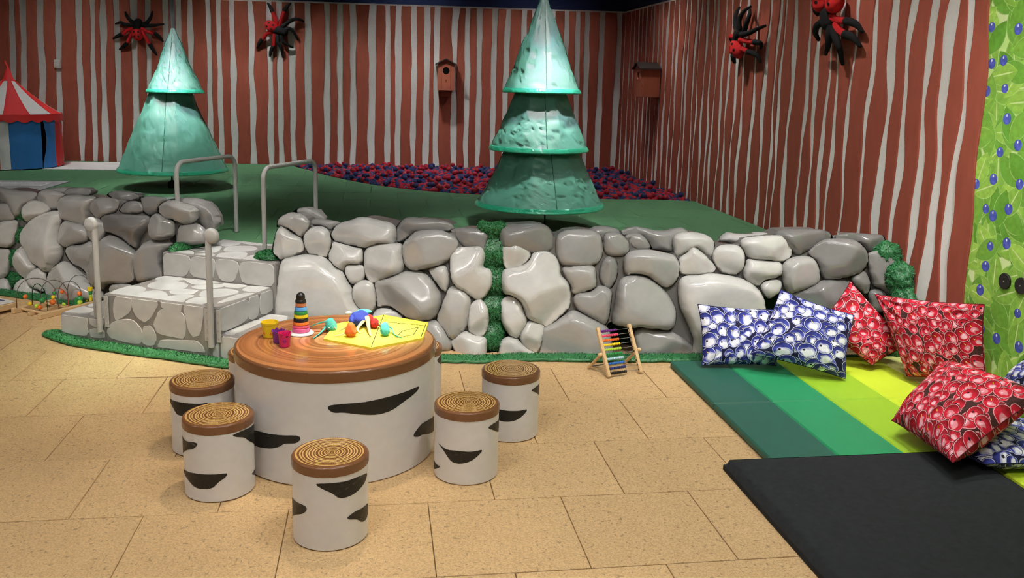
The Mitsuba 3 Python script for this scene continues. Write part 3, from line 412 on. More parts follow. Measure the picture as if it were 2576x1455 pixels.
MARKS = {'T': [[(-1.608,0.318),(-1.587,0.33),(-1.459,0.334),(-1.284,0.333),(-1.064,0.336),(-0.843,0.337),(-0.631,0.336),(-0.658,0.319),(-0.842,0.299),(-0.994,0.279),(-1.146,0.275),(-1.314,0.286),(-1.459,0.299),(-1.559,0.302)],[(-2.545,0.166),(-2.394,0.188),(-2.205,0.194),(-2.06,0.199),(-1.898,0.206),(-1.867,0.193),(-1.914,0.176),(-2.027,0.167),(-2.097,0.149),(-2.209,0.134),(-2.4,0.125),(-2.517,0.137)],[(-0.703,0.138),(-0.652,0.157),(-0.499,0.168),(-0.067,0.128),(-0.066,0.071),(-0.367,0.097),(-0.531,0.119),(-0.624,0.124)]],'A': [[(-1.888,0.237),(-1.486,0.242),(-1.074,0.241),(-0.779,0.242),(-0.295,0.23),(-0.38,0.211),(-0.661,0.196),(-0.985,0.186),(-1.289,0.187),(-1.488,0.207)],[(-3.04,0.142),(-2.629,0.153),(-2.223,0.154),(-2.184,0.139),(-2.341,0.122),(-2.551,0.11),(-3.043,0.077),(-3.04,0.091)],[(-1.094,0.111),(-0.89,0.123),(-0.596,0.122),(-0.205,0.115),(-0.259,0.073),(-0.561,0.071),(-0.784,0.092),(-1.035,0.104)]],'B': [[(-2.925,0.096),(-2.253,0.109),(-1.822,0.112),(-1.47,0.112),(-1.212,0.111),(-1.237,0.098),(-1.434,0.081),(-1.61,0.061),(-1.885,0.055),(-2.148,0.057),(-2.507,0.077)],[(-2.925,0.223),(-2.516,0.223),(-2.117,0.23),(-2.021,0.223),(-2.154,0.205),(-2.441,0.19),(-2.804,0.164),(-2.924,0.168)],[(-1.002,0.252),(-0.748,0.257),(-0.418,0.255),(0.139,0.241),(0.14,0.169),(-0.35,0.199),(-0.638,0.228),(-0.908,0.242)],[(-0.281,0.067),(0.139,0.065),(0.14,0.04)]],'C': [[(-2.913,0.223),(-2.307,0.232),(-1.867,0.233),(-1.474,0.231),(-1.238,0.231),(-1.527,0.208),(-1.882,0.184),(-2.255,0.177),(-2.515,0.198)]],'D': [[(-2.681,0.149),(-2.314,0.14),(-1.939,0.143),(-1.557,0.141),(-1.181,0.142),(-1.258,0.127),(-1.527,0.103),(-1.787,0.093),(-2.033,0.092),(-2.193,0.102),(-2.441,0.132)],[(-0.951,0.227),(-0.71,0.234),(-0.193,0.226),(-0.261,0.181),(-0.785,0.212)],[(-3.207,0.054),(-2.826,0.056),(-2.594,0.057),(-2.822,0.037),(-3.207,0.018)]],'E': [[(-2.312,0.144),(-2.1,0.149),(-1.797,0.147),(-1.42,0.146),(-1.108,0.146),(-1.241,0.125),(-1.521,0.104),(-1.84,0.097),(-2.09,0.1),(-2.243,0.117)],[(-0.918,0.227),(-0.661,0.236),(-0.19,0.231),(-0.189,0.18),(-0.756,0.215)]],'G': [[(-0.64,0.24),(-0.484,0.253),(-0.25,0.253),(-0.224,0.208),(-0.519,0.225)]],'F': []}

def cork(shift):
    def fn(p, n, uv):
        g = mikit.noise(p.x * 260, p.y * 260, p.z * 260)
        h = mikit.noise(p.x * 120 + 9, p.y * 120, 3)
        big = mikit.fbm(p.x * 2.2 + shift, p.y * 2.2, 1.0)
        c = mikit.mix((0.455, 0.300, 0.150), (0.565, 0.385, 0.200), mikit.smoothstep(0.2, 0.8, g))
        c = mikit.mix(c, (0.27, 0.18, 0.10), 0.75 * mikit.smoothstep(0.80, 0.93, h))
        return c * (0.86 + 0.20 * big + shift)
    return fn


cork_bump = lambda p, n, uv: mikit.noise(p.x * 220, p.y * 220, p.z * 220)
for i, sh in enumerate((0.0, 0.035, -0.03)):
    mat(f'cork_{i}', textured(cork(sh), 0.85, 0.15, (cork_bump, 0.0012, 1e-3) if i == 0 else None))
mat('cork_dark', flat_color((0.20, 0.14, 0.08), 0.9, 0.1))


def turf_color(p, n, uv):
    g = mikit.noise(p.x * 210, p.y * 210, p.z * 210)
    h = mikit.noise(p.x * 70, p.y * 70 + 5, p.z * 70)
    c = mikit.mix((0.010, 0.075, 0.026), (0.040, 0.22, 0.072), g)
    return mikit.mix(c, (0.20, 0.52, 0.28), 0.6 * mikit.smoothstep(0.78, 0.95, g * 0.6 + h * 0.4))


mat('turf', textured(turf_color, 0.45, 0.5))
mat('turf_blade', flat_color((0.070, 0.32, 0.115), 0.35, 0.5))


def green_rubber(p, n, uv):
    g = mikit.noise(p.x * 240, p.y * 240, 2)
    b = mikit.fbm(p.x * 1.4, p.y * 1.4, 5)
    return mikit.mix((0.050, 0.124, 0.058), (0.068, 0.160, 0.078), 0.5 * g + 0.5 * b)


mat('green_rubber', textured(green_rubber, 0.75, 0.2))
mat('green_dark', flat_color((0.010, 0.040, 0.018), 0.9, 0.1))
mat('rock', {'type': 'principled', 'base_color': {'type': 'mesh_attribute', 'name': 'vertex_color'}, 'roughness': 0.13, 'specular': 1.0, 'clearcoat': 0.6, 'clearcoat_gloss': 0.97})
mat('rock_core', flat_color((0.115, 0.110, 0.105), 0.2, 0.5))
mat('stair_joint', flat_color((0.20, 0.192, 0.185), 0.35, 0.45))


def stair_stone(p, n, uv):
    b = mikit.fbm(p.x * 14, p.y * 14, p.z * 14)
    return mikit.mix((0.37, 0.366, 0.36), (0.49, 0.486, 0.478), b)


mat('stair_stone', textured(stair_stone, 0.32, 0.45))


def stool_rings(p, n, uv):
    x, y = uv.x, uv.y
    wob = mikit.fbm(x * 9, y * 9, 7, 2) - 0.5
    r = dr.sqrt(dr.square(x - 0.006) + dr.square(y + 0.004)) * (1 + 0.13 * wob) / 0.118
    c = mikit.mix((0.64, 0.40, 0.155), (0.55, 0.32, 0.11), mikit.noise(r * 11, 1.0))
    for q, w in ((0.935, 0.026), (0.845, 0.014), (0.765, 0.026), (0.675, 0.014), (0.60, 0.020), (0.51, 0.014), (0.425, 0.030), (0.335, 0.016), (0.255, 0.024), (0.175, 0.014), (0.115, 0.016), (0.045, 0.022)):
        c = mikit.mix(c, (0.135, 0.058, 0.022), mikit.smoothstep(w + 0.008, w - 0.003, dr.abs(r - q)))
    return c


def table_rings(p, n, uv):
    x, y = uv.x, uv.y
    wob = mikit.fbm(x * 4, y * 4, 7, 2) - 0.5
    r = dr.sqrt(dr.square(x + 0.01) + dr.square(y - 0.01)) * (1 + 0.12 * wob)
    c = mikit.mix((0.36, 0.135, 0.050), (0.50, 0.220, 0.085), mikit.smoothstep(0.25, 0.75, mikit.noise(r * 62, 2.0)))
    c = mikit.mix(c, (0.25, 0.088, 0.032), 0.8 * mikit.smoothstep(0.50, 0.72, mikit.noise(r * 95 + 40, 5.0)))
    return mikit.mix(c, (0.56, 0.27, 0.11), 0.6 * mikit.smoothstep(0.70, 0.85, mikit.noise(r * 150 + 11, 9.0)))


mat('stool_rings', textured(stool_rings, 0.14, 0.5, clearcoat=0.5, clearcoat_gloss=0.98))
mat('table_rings', textured(table_rings, 0.10, 0.5, clearcoat=0.6, clearcoat_gloss=0.99))
mat('brown_rim', textured(lambda p, n, uv: mikit.mix((0.135, 0.056, 0.023), (0.162, 0.068, 0.028), mikit.noise(p.x * 300, p.y * 300, p.z * 300)), 0.18, 0.5, clearcoat=0.5, clearcoat_gloss=0.97))
mat('white_laminate', textured(lambda p, n, uv: mikit.mix((0.575, 0.555, 0.54), (0.61, 0.59, 0.575), mikit.noise(p.x * 40, p.y * 40, p.z * 40)), 0.35, 0.4))
mat('bark_black', flat_color((0.012, 0.012, 0.011), 0.45, 0.35))
mat('board_red', textured(lambda p, n, uv: mikit.mix((0.235, 0.056, 0.036), (0.285, 0.072, 0.046), mikit.fbm(p.x * 30 + p.y * 30, p.z * 9, 2)), 0.8, 0.15))
mat('wall_white', textured(lambda p, n, uv: mikit.mix((0.66, 0.645, 0.62), (0.70, 0.685, 0.66), mikit.noise(p.x * 60, p.y * 60, p.z * 60)), 0.8, 0.2))
mat('navy', flat_color((0.010, 0.014, 0.038), 0.9, 0.1))
mat('room_grey', flat_color((0.35, 0.33, 0.31), 0.9, 0.1))
mat('pit_lining', flat_color((0.05, 0.05, 0.06), 0.9, 0.1))


def spruce(p, n, uv):
    w = mikit.noise(uv.x * 900, uv.y * 900)
    return mikit.mix((0.064, 0.195, 0.140), (0.090, 0.250, 0.185), 0.4 * w + 0.6 * mikit.fbm(uv.x * 9, uv.y * 9, 3))


mat('spruce_fabric', two(textured(spruce, 0.42, 0.45)))
mat('spruce_hem', two(flat_color((0.018, 0.22, 0.12), 0.16, 0.6, clearcoat=0.7, clearcoat_gloss=0.95)))
mat('spruce_seam', flat_color((0.020, 0.085, 0.055), 0.6, 0.3))
mat('black_cord', flat_color((0.012, 0.012, 0.012), 0.7, 0.2))
mat('ball_red', flat_color((0.27, 0.014, 0.024), 0.16, 0.5))
mat('ball_blue', flat_color((0.016, 0.026, 0.088), 0.16, 0.5))
mat('tent_red', two(flat_color((0.50, 0.022, 0.022), 0.5, 0.3)))
mat('tent_white', two(flat_color((0.66, 0.63, 0.62), 0.55, 0.3)))
mat('tent_blue', two(flat_color((0.030, 0.155, 0.42), 0.5, 0.3)))
mat('rug_white', textured(lambda p, n, uv: mikit.mix((0.60, 0.565, 0.555), (0.68, 0.64, 0.63), mikit.fbm(p.x * 8, p.y * 8, 2)), 0.9, 0.1))
mat('rug_grey', flat_color((0.26, 0.25, 0.255), 0.85, 0.15))
mat('rug_line', flat_color((0.62, 0.60, 0.60), 0.85, 0.15))
mat('rail_grey', flat_color((0.36, 0.355, 0.345), 0.4, 0.45))
mat('steel', flat_color((0.55, 0.55, 0.54), 0.3, 0.5, metallic=0.8))
mat('lamp_black', flat_color((0.015, 0.015, 0.015), 0.5, 0.3))


def berry(base, deep, pale, bg, size, soft, hard):
    """A print of overlapping berries with a bright patch, a dark eye and a thin pale edge."""
    def fn(p, n, uv):
        col = mi.Color3f(bg)
        for lay in range(3):
            cs = size * (1.10, 1.0, 0.95)[lay]
            x, y = uv.x / cs + 3.7 * lay, uv.y / cs + 1.9 * lay
            fx, fy = dr.floor(x), dr.floor(y)
            best, qx, qy, rid = mi.Float(-1), mi.Float(9), mi.Float(9), mi.Float(0)
            for a in (-1, 0, 1):
                for b in (-1, 0, 1):
                    cx, cy = fx + a, fy + b
                    r = 0.36 + 0.26 * mikit.cell_rand(cx, cy, 5 + lay)
                    dx = (x - cx - 0.2 - 0.6 * mikit.cell_rand(cx, cy, 1 + lay)) / r
                    dy = (y - cy - 0.2 - 0.6 * mikit.cell_rand(cx, cy, 9 + lay)) / r
                    pr = mikit.cell_rand(cx, cy, 20 + lay)
                    take = (dx * dx + dy * dy < 1) & (pr > best) & (mikit.cell_rand(cx, cy, 33 + lay) > 0.12)
                    best = dr.select(take, pr, best)
                    qx, qy, rid = dr.select(take, dx, qx), dr.select(take, dy, qy), dr.select(take, mikit.cell_rand(cx, cy, 41), rid)
            d = dr.sqrt(qx * qx + qy * qy)
            ang = 0.5 + 1.2 * rid
            ca, sa = dr.cos(ang), dr.sin(ang)
            u, v = qx * ca + qy * sa, -qx * sa + qy * ca
            wv = 0.35 * (mikit.noise(qx * 3 + rid * 40, qy * 3) - 0.5)
            c = mikit.mix(base, deep, mikit.smoothstep(-0.1, 0.75, -u + wv))
            c = mikit.mix(c, [0.5 * s + 0.5 * t for s, t in zip(base, pale)], mikit.smoothstep(soft, soft - 0.12, dr.sqrt(dr.square(u - 0.30) + dr.square(v * 0.9)) + wv))
            c = mikit.mix(c, pale, mikit.smoothstep(hard, hard - 0.08, dr.sqrt(dr.square(u - 0.36) * 1.3 + dr.square(v - 0.05)) + wv * 1.3))
            eye = dr.sqrt(dr.square(u + 0.05) + dr.square(v - 0.30))
            c = mikit.mix(c, (0.012, 0.010, 0.018), mikit.smoothstep(0.15, 0.10, eye) * dr.select(rid > 0.45, 1.0, 0.0))
            c = mikit.mix(c, (0.75, 0.55, 0.10), dr.select((dr.abs(u + 0.30) < 0.16) & (dr.abs(v + 0.12) < 0.045) & (rid < 0.3), 1.0, 0.0))
            c = mikit.mix(c, [0.75 * t + 0.1 for t in pale], 0.7 * mikit.smoothstep(0.84, 0.87, d) * mikit.smoothstep(0.94, 0.91, d))
            c = mikit.mix(c, bg, mikit.smoothstep(0.93, 0.96, d))
            col = dr.select(d < 1, c, col)
        return col
    return fn


mat('blueberry_cloth', two(textured(berry((0.055, 0.070, 0.36), (0.018, 0.022, 0.15), (0.80, 0.80, 0.88), (0.010, 0.010, 0.040), 0.080, 0.64, 0.50), 0.75, 0.2)))
mat('redberry_cloth', two(textured(berry((0.50, 0.012, 0.030), (0.22, 0.004, 0.010), (0.80, 0.44, 0.50), (0.050, 0.016, 0.014), 0.080, 0.44, 0.27), 0.75, 0.2)))
mat('red_seam', flat_color((0.10, 0.006, 0.012), 0.8, 0.2))
mat('blue_seam', flat_color((0.012, 0.014, 0.06), 0.8, 0.2))
mat('black_cloth', textured(lambda p, n, uv: mikit.mix((0.013, 0.0145, 0.0165), (0.022, 0.024, 0.027), mikit.fbm(p.x * 60, p.y * 60, p.z * 60)), 0.85, 0.2))


def mural(p, n, uv):
    """Printed bilberry leaves, broad pointed ovals in greens with a pale midrib, and blue berries."""
    x, y = uv.x, uv.y
    col = mikit.mix((0.40, 0.62, 0.14), (0.66, 0.76, 0.44), mikit.fbm(x * 9, y * 9, 1))
    for lay in range(4):
        cs = (0.150, 0.135, 0.14, 0.125)[lay]
        X, Y = x / cs + 5.3 * lay, y / cs + 2.7 * lay
        fx, fy = dr.floor(X), dr.floor(Y)
        best, qu, qv, rid = mi.Float(-1), mi.Float(9), mi.Float(9), mi.Float(0)
        for a in (-1, 0, 1):
            for b in (-1, 0, 1):
                cx, cy = fx + a, fy + b
                an = 6.2832 * mikit.cell_rand(cx, cy, 3 + lay)
                dx, dy = X - cx - mikit.cell_rand(cx, cy, 11 + lay), Y - cy - mikit.cell_rand(cx, cy, 23 + lay)
                ca, sa = dr.cos(an), dr.sin(an)
                u, v = dx * ca + dy * sa, -dx * sa + dy * ca
                half = 0.44 * dr.maximum(1 - dr.square(u / 0.80), 0)
                pr = mikit.cell_rand(cx, cy, 51 + lay)
                take = (dr.abs(v) < half) & (pr > best) & (mikit.cell_rand(cx, cy, 77 + lay) > 0.25)
                best = dr.select(take, pr, best)
                qu, qv, rid = dr.select(take, u, qu), dr.select(take, v / dr.maximum(half, 1e-3), qv), dr.select(take, mikit.cell_rand(cx, cy, 61), rid)
        c = mikit.mix((0.10, 0.28, 0.030), (0.33, 0.56, 0.085), rid)
        c = c * (0.8 + 0.35 * mikit.fbm(x * 60, y * 60, 4))
        c = mikit.mix(c, (0.14, 0.36, 0.05), 0.45 * mikit.smoothstep(-0.1, 0.9, qv + mikit.noise(x * 40, y * 40, 3) - 0.5))
        c = mikit.mix(c, (0.50, 0.66, 0.26), 0.5 * mikit.smoothstep(0.86, 0.98, dr.abs(qv)))
        c = mikit.mix(c, (0.60, 0.72, 0.34), 0.8 * mikit.smoothstep(0.10, 0.04, dr.abs(qv)) * dr.select((rid > 0.45) & (dr.abs(qu) < 0.55), 1.0, 0.0))
        col = dr.select(best > 0, c, col)
    cs = 0.150
    X, Y = x / cs, y / cs
    fx, fy = dr.floor(X), dr.floor(Y)
    for a in (0, 1):
        cx, cy = fx, fy
        r = 0.15 + 0.04 * mikit.cell_rand(cx, cy, 5 + a)
        dx = (X - cx - 0.22 - 0.56 * mikit.cell_rand(cx, cy, 81 + a)) / r
        dy = (Y - cy - 0.22 - 0.56 * mikit.cell_rand(cx, cy, 91 + a)) / r
        on = (dx * dx + dy * dy < 1) & (mikit.cell_rand(cx, cy, 99 + a) > 0.60)
        c = mikit.mix((0.040, 0.060, 0.33), (0.10, 0.12, 0.50), mikit.noise(dx * 2, dy * 2, cx))
        c = mikit.mix(c, (0.72, 0.74, 0.86), mikit.smoothstep(0.34, 0.15, dr.sqrt(dr.square(dx + 0.1) * 2 + dr.square(dy - 0.55))))
        col = dr.select(on, c, col)
    return col


mat('mural_print', textured(mural, 0.7, 0.2))
for k, c in enumerate([(0.020, 0.100, 0.070), (0.022, 0.260, 0.105), (0.300, 0.520, 0.030), (0.56, 0.72, 0.040), (0.70, 0.74, 0.25)]):
    mat(f'mat_green_{k}', flat_color(c, 0.5, 0.35))


def pine(p, n, uv):
    g = mikit.fbm(p.x * 30, p.y * 30, p.z * 200)
    return mikit.mix((0.52, 0.34, 0.16), (0.64, 0.45, 0.25), g)


mat('pine', textured(pine, 0.5, 0.35))
for k, c in dict(black=(0.010, 0.010, 0.010), red=(0.50, 0.030, 0.018), orange=(0.72, 0.16, 0.025), yellow=(0.78, 0.56, 0.020), lime=(0.40, 0.58, 0.050), green=(0.025, 0.22, 0.055), sky=(0.45, 0.66, 0.72),
                 blue=(0.035, 0.16, 0.50), navy_bead=(0.018, 0.030, 0.14), purple=(0.15, 0.022, 0.20), pink=(0.66, 0.075, 0.15), magenta=(0.58, 0.015, 0.12), hotpink=(0.72, 0.14, 0.36), white=(0.74, 0.72, 0.70),
                 bluelight=(0.10, 0.34, 0.72), salmon=(0.60, 0.20, 0.09)).items():
    mat(f'paint_{k}', flat_color(c, 0.28, 0.5))
mat('teal_plush', flat_color((0.07, 0.46, 0.40), 0.85, 0.15))
mat('red_plush', flat_color((0.46, 0.020, 0.022), 0.9, 0.15))
mat('black_plush', flat_color((0.007, 0.007, 0.007), 0.9, 0.15))
mat('orange_plush', flat_color((0.66, 0.13, 0.035), 0.85, 0.15))
mat('blue_plush', flat_color((0.030, 0.050, 0.34), 0.85, 0.15))
mat('cream_plush', flat_color((0.74, 0.55, 0.22), 0.85, 0.15))
mat('yellow_felt', textured(lambda p, n, uv: mikit.mix((0.80, 0.66, 0.045), (0.84, 0.72, 0.07), mikit.noise(p.x * 120, p.y * 120, p.z * 90)), 0.8, 0.2))
mat('birdhouse_brown', textured(lambda p, n, uv: mikit.mix((0.27, 0.072, 0.040), (0.33, 0.092, 0.055), mikit.fbm(p.x * 40 + p.y * 40, p.z * 6, 1)), 0.7, 0.2))
mat('birdhouse_roof', flat_color((0.030, 0.022, 0.020), 0.8, 0.2))
mat('wire_grey', flat_color((0.08, 0.08, 0.08), 0.35, 0.5))

# ================================================================== ROOM
WALL_TOP = 2.40
CORNER = np.array([3.04, 10.97, 0.0])
BT = np.array([1, -0.07, 0]) / math.hypot(1, 0.07)
BN = np.cross(BT, [0, 0, 1])                       # out of the back wall into the room
BACK = frame(CORNER, BT, [0, 0, 1])
RIGHT_X = 3.03
RIGHT = frame([RIGHT_X, 0, 0], [0, -1, 0], [0, 0, 1])
back_y = lambda x: CORNER[1] + (CORNER[0] - x) * 0.07

room = sbox(-6.0, -4.0, 3.03, 12.0)
put('floor', slab(sbox(-6.0, -4.0, RIGHT_X, 12.0), -0.10, -0.014), 'cork_dark', kind='structure')
put('ceiling', slab(sbox(-6.2, -4.2, 3.4, 12.2), 3.15, 3.25), 'navy', kind='structure')
put('wall_left', slab(sbox(-6.2, -4.0, -6.0, 12.0), -0.1, 3.15), 'room_grey', kind='structure')
put('wall_front', slab(sbox(-6.2, -4.2, 3.4, -4.0), -0.1, 3.15), 'room_grey', kind='structure')
put('wall_back', placed(moved(slab(sbox(-9.3, -0.1, 0.4, WALL_TOP + 0.02), -0.12, 0.0)), BACK), 'wall_white', kind='structure')
put('upper_panel', placed(slab(sbox(-9.3, WALL_TOP + 0.02, 0.4, 3.15), -0.12, 0.006), BACK), 'navy', 'wall_back')
put('wall_right', placed(slab(sbox(-11.2, -0.1, 4.0, WALL_TOP + 0.02), -0.12, 0.0), RIGHT), 'wall_white', kind='structure')
put('upper_panel', placed(slab(sbox(-11.2, WALL_TOP + 0.02, 4.0, 3.15), -0.12, 0.006), RIGHT), 'navy', 'wall_right')


def edge_curve(pts, wob, seed, z0, z1):
    """Points (a, z) of one board edge: a spline through the given ones plus a small sway."""
    r = np.random.default_rng(seed)
    z = np.array([q[0] for q in pts])[::-1]
    a = np.array([q[1] for q in pts])[::-1]
    zz = np.linspace(z0, z1, 40)
    from scipy.interpolate import PchipInterpolator
    base = PchipInterpolator(z, a, extrapolate=False)(np.clip(zz, z[0], z[-1])) if len(z) > 1 else np.full(40, a[0])
    ph = r.uniform(0, 6.28, 3)
    s = wob * (0.6 * np.sin(zz * 2 * np.pi / 0.62 + ph[0]) + 0.4 * np.sin(zz * 2 * np.pi / 0.37 + ph[1]) + 0.6 * np.sin(zz * 2 * np.pi / 1.5 + ph[2]))
    return np.c_[base + s, zz]


def board(left, right, M, parent, thick):
    p = Polygon(np.vstack([left, right[::-1]]))
    if not p.is_valid:
        p = p.buffer(0)
    if p.geom_type != 'Polygon':
        p = max(p.geoms, key=lambda g: g.area)
    put('board', placed(slab(p, 0.0, thick, 0.003), M), 'board_red', parent)


# back wall: the boards stand between the traced white gaps
gaps = sorted(GAPS, key=lambda g: g[2][1])
edges = []
first = gaps[0]
for k in range(1, 9):                                   # further boards beyond the left edge of the picture
    pass
for k, gp in enumerate(gaps):
    l = edge_curve([(z, a) for z, a, b in gp], 0.004, 2 * k, 0.42, WALL_TOP)
    r = edge_curve([(z, b) for z, a, b in gp], 0.004, 2 * k + 1, 0.42, WALL_TOP)
    l[:, 0] = np.minimum(l[:, 0], r[:, 0] - 0.012)
    edges.append((l, r))
for k in range(len(edges) - 1):
    board(edges[k][1], np.c_[np.maximum(edges[k + 1][0][:, 0], edges[k][1][:, 0] + 0.015), edges[k + 1][0][:, 1]], BACK, 'wall_back', 0.014)
x = edges[0][0][:, 0].mean()
for k in range(6):                                      # beyond the left edge of the picture
    w = rng.uniform(0.13, 0.28)
    zz = edges[0][0][:, 1]
    sw = lambda: 0.015 * np.sin(zz * 7 + rng.uniform(0, 6))
    right = edges[0][0] if k == 0 else np.c_[x + sw(), zz]
    board(np.c_[x - w + sw(), zz], right, BACK, 'wall_back', 0.014)
    x -= w + rng.uniform(0.1, 0.18)
last = edges[-1][1]
board(last, np.c_[np.full(40, -0.004), last[:, 1]], BACK, 'wall_back', 0.014)

# right wall
BOARD = 0.009
prev = None
zz = np.linspace(0.0, WALL_TOP, 44)
for k, (far, near) in enumerate(RIGHT_GAPS):
    r = np.random.default_rng(500 + k)
    near *= 1 - BOARD / RIGHT_X                       # the nearer board hides a little of the gap behind it
    c, h = -(far + near) / 2, (far - near) / 2
    amp = min(0.020, 0.008 + 0.0007 * k)
    ph = r.uniform(0, 6.28, 5)
    lam = r.uniform(0.9, 1.5, 2)
    sway = amp * (np.sin(zz * 6.283 / lam[0] + ph[0]) + 0.4 * np.sin(zz * 6.283 / 0.5 + ph[1])) * 0.8
    half = h * (0.95 + 0.30 * np.sin(zz * 6.283 / lam[1] + ph[2]) + 0.10 * np.sin(zz * 6.283 / 0.45 + ph[3]))
    lo, hi = np.c_[c + sway - half, zz], np.c_[c + sway + half, zz]
    start = np.c_[np.full(44, -10.955), zz] if prev is None else prev
    board(start, np.c_[np.maximum(lo[:, 0], start[:, 0] + 0.012), zz], RIGHT, 'wall_right', BOARD)
    prev = hi
ez = np.array([q[0] for q in RIGHT_EDGE])[::-1]
ey = np.array([q[1] for q in RIGHT_EDGE])[::-1]
end_edge = -np.interp(zz, ez, ey) + 0.010 * np.sin(zz * 9)
board(prev, np.c_[end_edge, zz], RIGHT @ frame([0, 0, 0.0075], [1, 0, 0], [0, 1, 0]), 'wall_right', BOARD)

# the leaf mural on the same wall, nearer to the camera
mv = slab(sbox(-4.16, 0.0, 1.0, 3.1), 0.0, 0.006)
mv.vertices[:, 2] += 0.001
q = put('leaf_mural', placed(mv, RIGHT), 'mural_print', uv=mv.vertices[:, :2], label='tall wall mural of green leaves with painted bilberries at the right edge', cat='mural')
for k, (y, z) in enumerate([(3.815, 0.644), (3.703, 0.647)]):
    d = thing('wall_disc', ['round black disc on the leaf mural, the left one of the pair', 'round black disc on the leaf mural, the right one cut by the photo edge'][k], 'disc')
    M = frame([RIGHT_X - 0.007, y, z], [0, -1, 0], [0, 0, 1])
    put('disc', placed(lathe([(0.0, 0), (0.038, 0), (0.040, 0.002), (0.040, 0.008), (0.038, 0.010), (0.0, 0.010)], 40), M), 'bark_black', d, smooth=30)
    put('screw', placed(lathe([(0.0, 0.010), (0.0035, 0.010), (0.003, 0.0125), (0.0, 0.013)], 14), M), 'steel', d, smooth=30)

# ------------------------------------------------------------------ the raised green platform, with the ball pit cut out of it
PZ = 0.445
STAIR_O, SU, SW = np.array([-1.32, 5.65, 0.0]), np.array([0.890, -0.456, 0.0]), np.array([0.456, 0.890, 0.0])
S = lambda u, w, z=0.0: STAIR_O + u * SU + w * SW + np.array([0, 0, z])
SEC_N = {k: np.array([t[1], -t[0], 0.0]) for k, (o, t) in SECTION.items()}
CORE_BACK = 0.21


def wall_point(sec, a, h=0.0, z=0.0):
    o, t = np.array(SECTION[sec][0]), np.array(SECTION[sec][1])
    return o + a * t + h * SEC_N[sec] + np.array([0, 0, z])


cores = {}
for sec, a0, a1 in (('left', -3.9, 1.47), ('middle', 0.0, 1.30), ('right', 0.06, 2.36)):
    cores[sec] = Polygon([wall_point(sec, a, h)[:2] for a, h in ((a0, -0.02), (a1, -0.02), (a1, -CORE_BACK), (a0, -CORE_BACK))])
landing = Polygon([S(u, w)[:2] for u, w in ((0, 0), (0.81, 0), (0.81, 0.5), (0, 0.5))])
plat = Polygon([(-5.99, 8.56), tuple(wall_point('left', 0, -CORE_BACK)[:2]), tuple(wall_point('left', 1.40, -CORE_BACK)[:2]), tuple(S(0.0, 0.5)[:2]), tuple(S(0.81, 0.5)[:2]),
                tuple(wall_point('middle', 0.05, -CORE_BACK - 0.005)[:2]), tuple(wall_point('middle', 1.30, -CORE_BACK - 0.005)[:2]), tuple(wall_point('right', 0.06, -CORE_BACK - 0.005)[:2]),
                tuple(wall_point('right', 2.36, -CORE_BACK - 0.005)[:2]), (RIGHT_X - 0.02, 4.80), (RIGHT_X - 0.02, back_y(3.0) - 0.02), (-5.99, back_y(-5.99) - 0.02)]).buffer(0)
plat = plat.difference(unary_union([landing.buffer(0.002)] + [c.buffer(0.002) for c in cores.values()]))
plat = max(plat.geoms, key=lambda g: g.area) if plat.geom_type != 'Polygon' else plat
pit = Polygon(closed_curve([(-1.0, 11.6), (-0.72, 10.42), (-0.21, 9.456), (0.197, 8.964), (0.578, 8.667), (0.956, 8.50), (1.5, 8.33), (2.067, 8.225), (2.6, 8.20), (3.3, 8.20), (3.5, 9.5), (3.3, 11.5), (1.0, 11.7)], 0.1))
plat_top = plat.difference(pit)
plat_top = max(plat_top.geoms, key=lambda g: g.area) if plat_top.geom_type != 'Polygon' else plat_top
put('floor_platform', cat(slab(plat_top, 0.0, PZ - 0.010), slab(plat.intersection(pit.buffer(0.01)), 0.0, 0.24)), 'green_dark', kind='structure')
tiles_green = 0
for i in range(-13, 8):
    for j in range(9, 24):
        x0, y0 = -0.8166 + 0.5 * i + (0.25 if j % 2 else 0), 0.0714 + 0.5 * j
        c = sbox(x0, y0, x0 + 0.5, y0 + 0.5).buffer(-0.0012, join_style=2).intersection(plat_top)
        if c.area > 0.002 and c.centroid.x > -4.8 and tiles_green < 290:
            c = max(c.geoms, key=lambda g: g.area) if c.geom_type != 'Polygon' else c
            put('tile', slab(c, PZ - 0.010, PZ + rng.uniform(-0.0007, 0.0005)), 'green_rubber', 'floor_platform')
            tiles_green += 1

# ------------------------------------------------------------------ the cork tile floor
taken = unary_union([plat, landing] + list(cores.values()) + [Polygon([S(u, w)[:2] for u, w in ((-0.30, -0.51), (1.3, -0.51), (1.3, 0.2), (-0.30, 0.2))])])
behind = Polygon([(-6, 8.5), tuple(wall_point('left', -3.9, 0)[:2]), tuple(wall_point('left', 1.3, -0.02)[:2]), tuple(wall_point('middle', 0, -0.02)[:2]), tuple(wall_point('middle', 1.30, -0.02)[:2]), tuple(wall_point('right', 0.06, -0.02)[:2]), tuple(wall_point('right', 2.36, -0.02)[:2]), (3.1, 4.55), (3.1, 12), (-6, 12)])
area = sbox(-5.8, -2.0, RIGHT_X - 0.01, 12).difference(unary_union([taken, behind]).buffer(0.004))
area = max(area.geoms, key=lambda g: g.area) if area.geom_type != 'Polygon' else area
n_tiles = 0
cork_tiles = []
for j in range(-5, 9):
    for i in range(-10, 9):
        x0, y0 = -0.8166 + 0.5 * i - (0.25 if j % 2 == 0 else 0), 3.0714 + 0.5 * j
        c = sbox(x0, y0, x0 + 0.5, y0 + 0.5).buffer(-0.0017, join_style=2).intersection(area)
        if c.area > 0.004:
            c = max(c.geoms, key=lambda g: g.area) if c.geom_type != 'Polygon' else c
            cork_tiles.append((math.hypot(c.centroid.x - 0.4, c.centroid.y - 3.2), c))
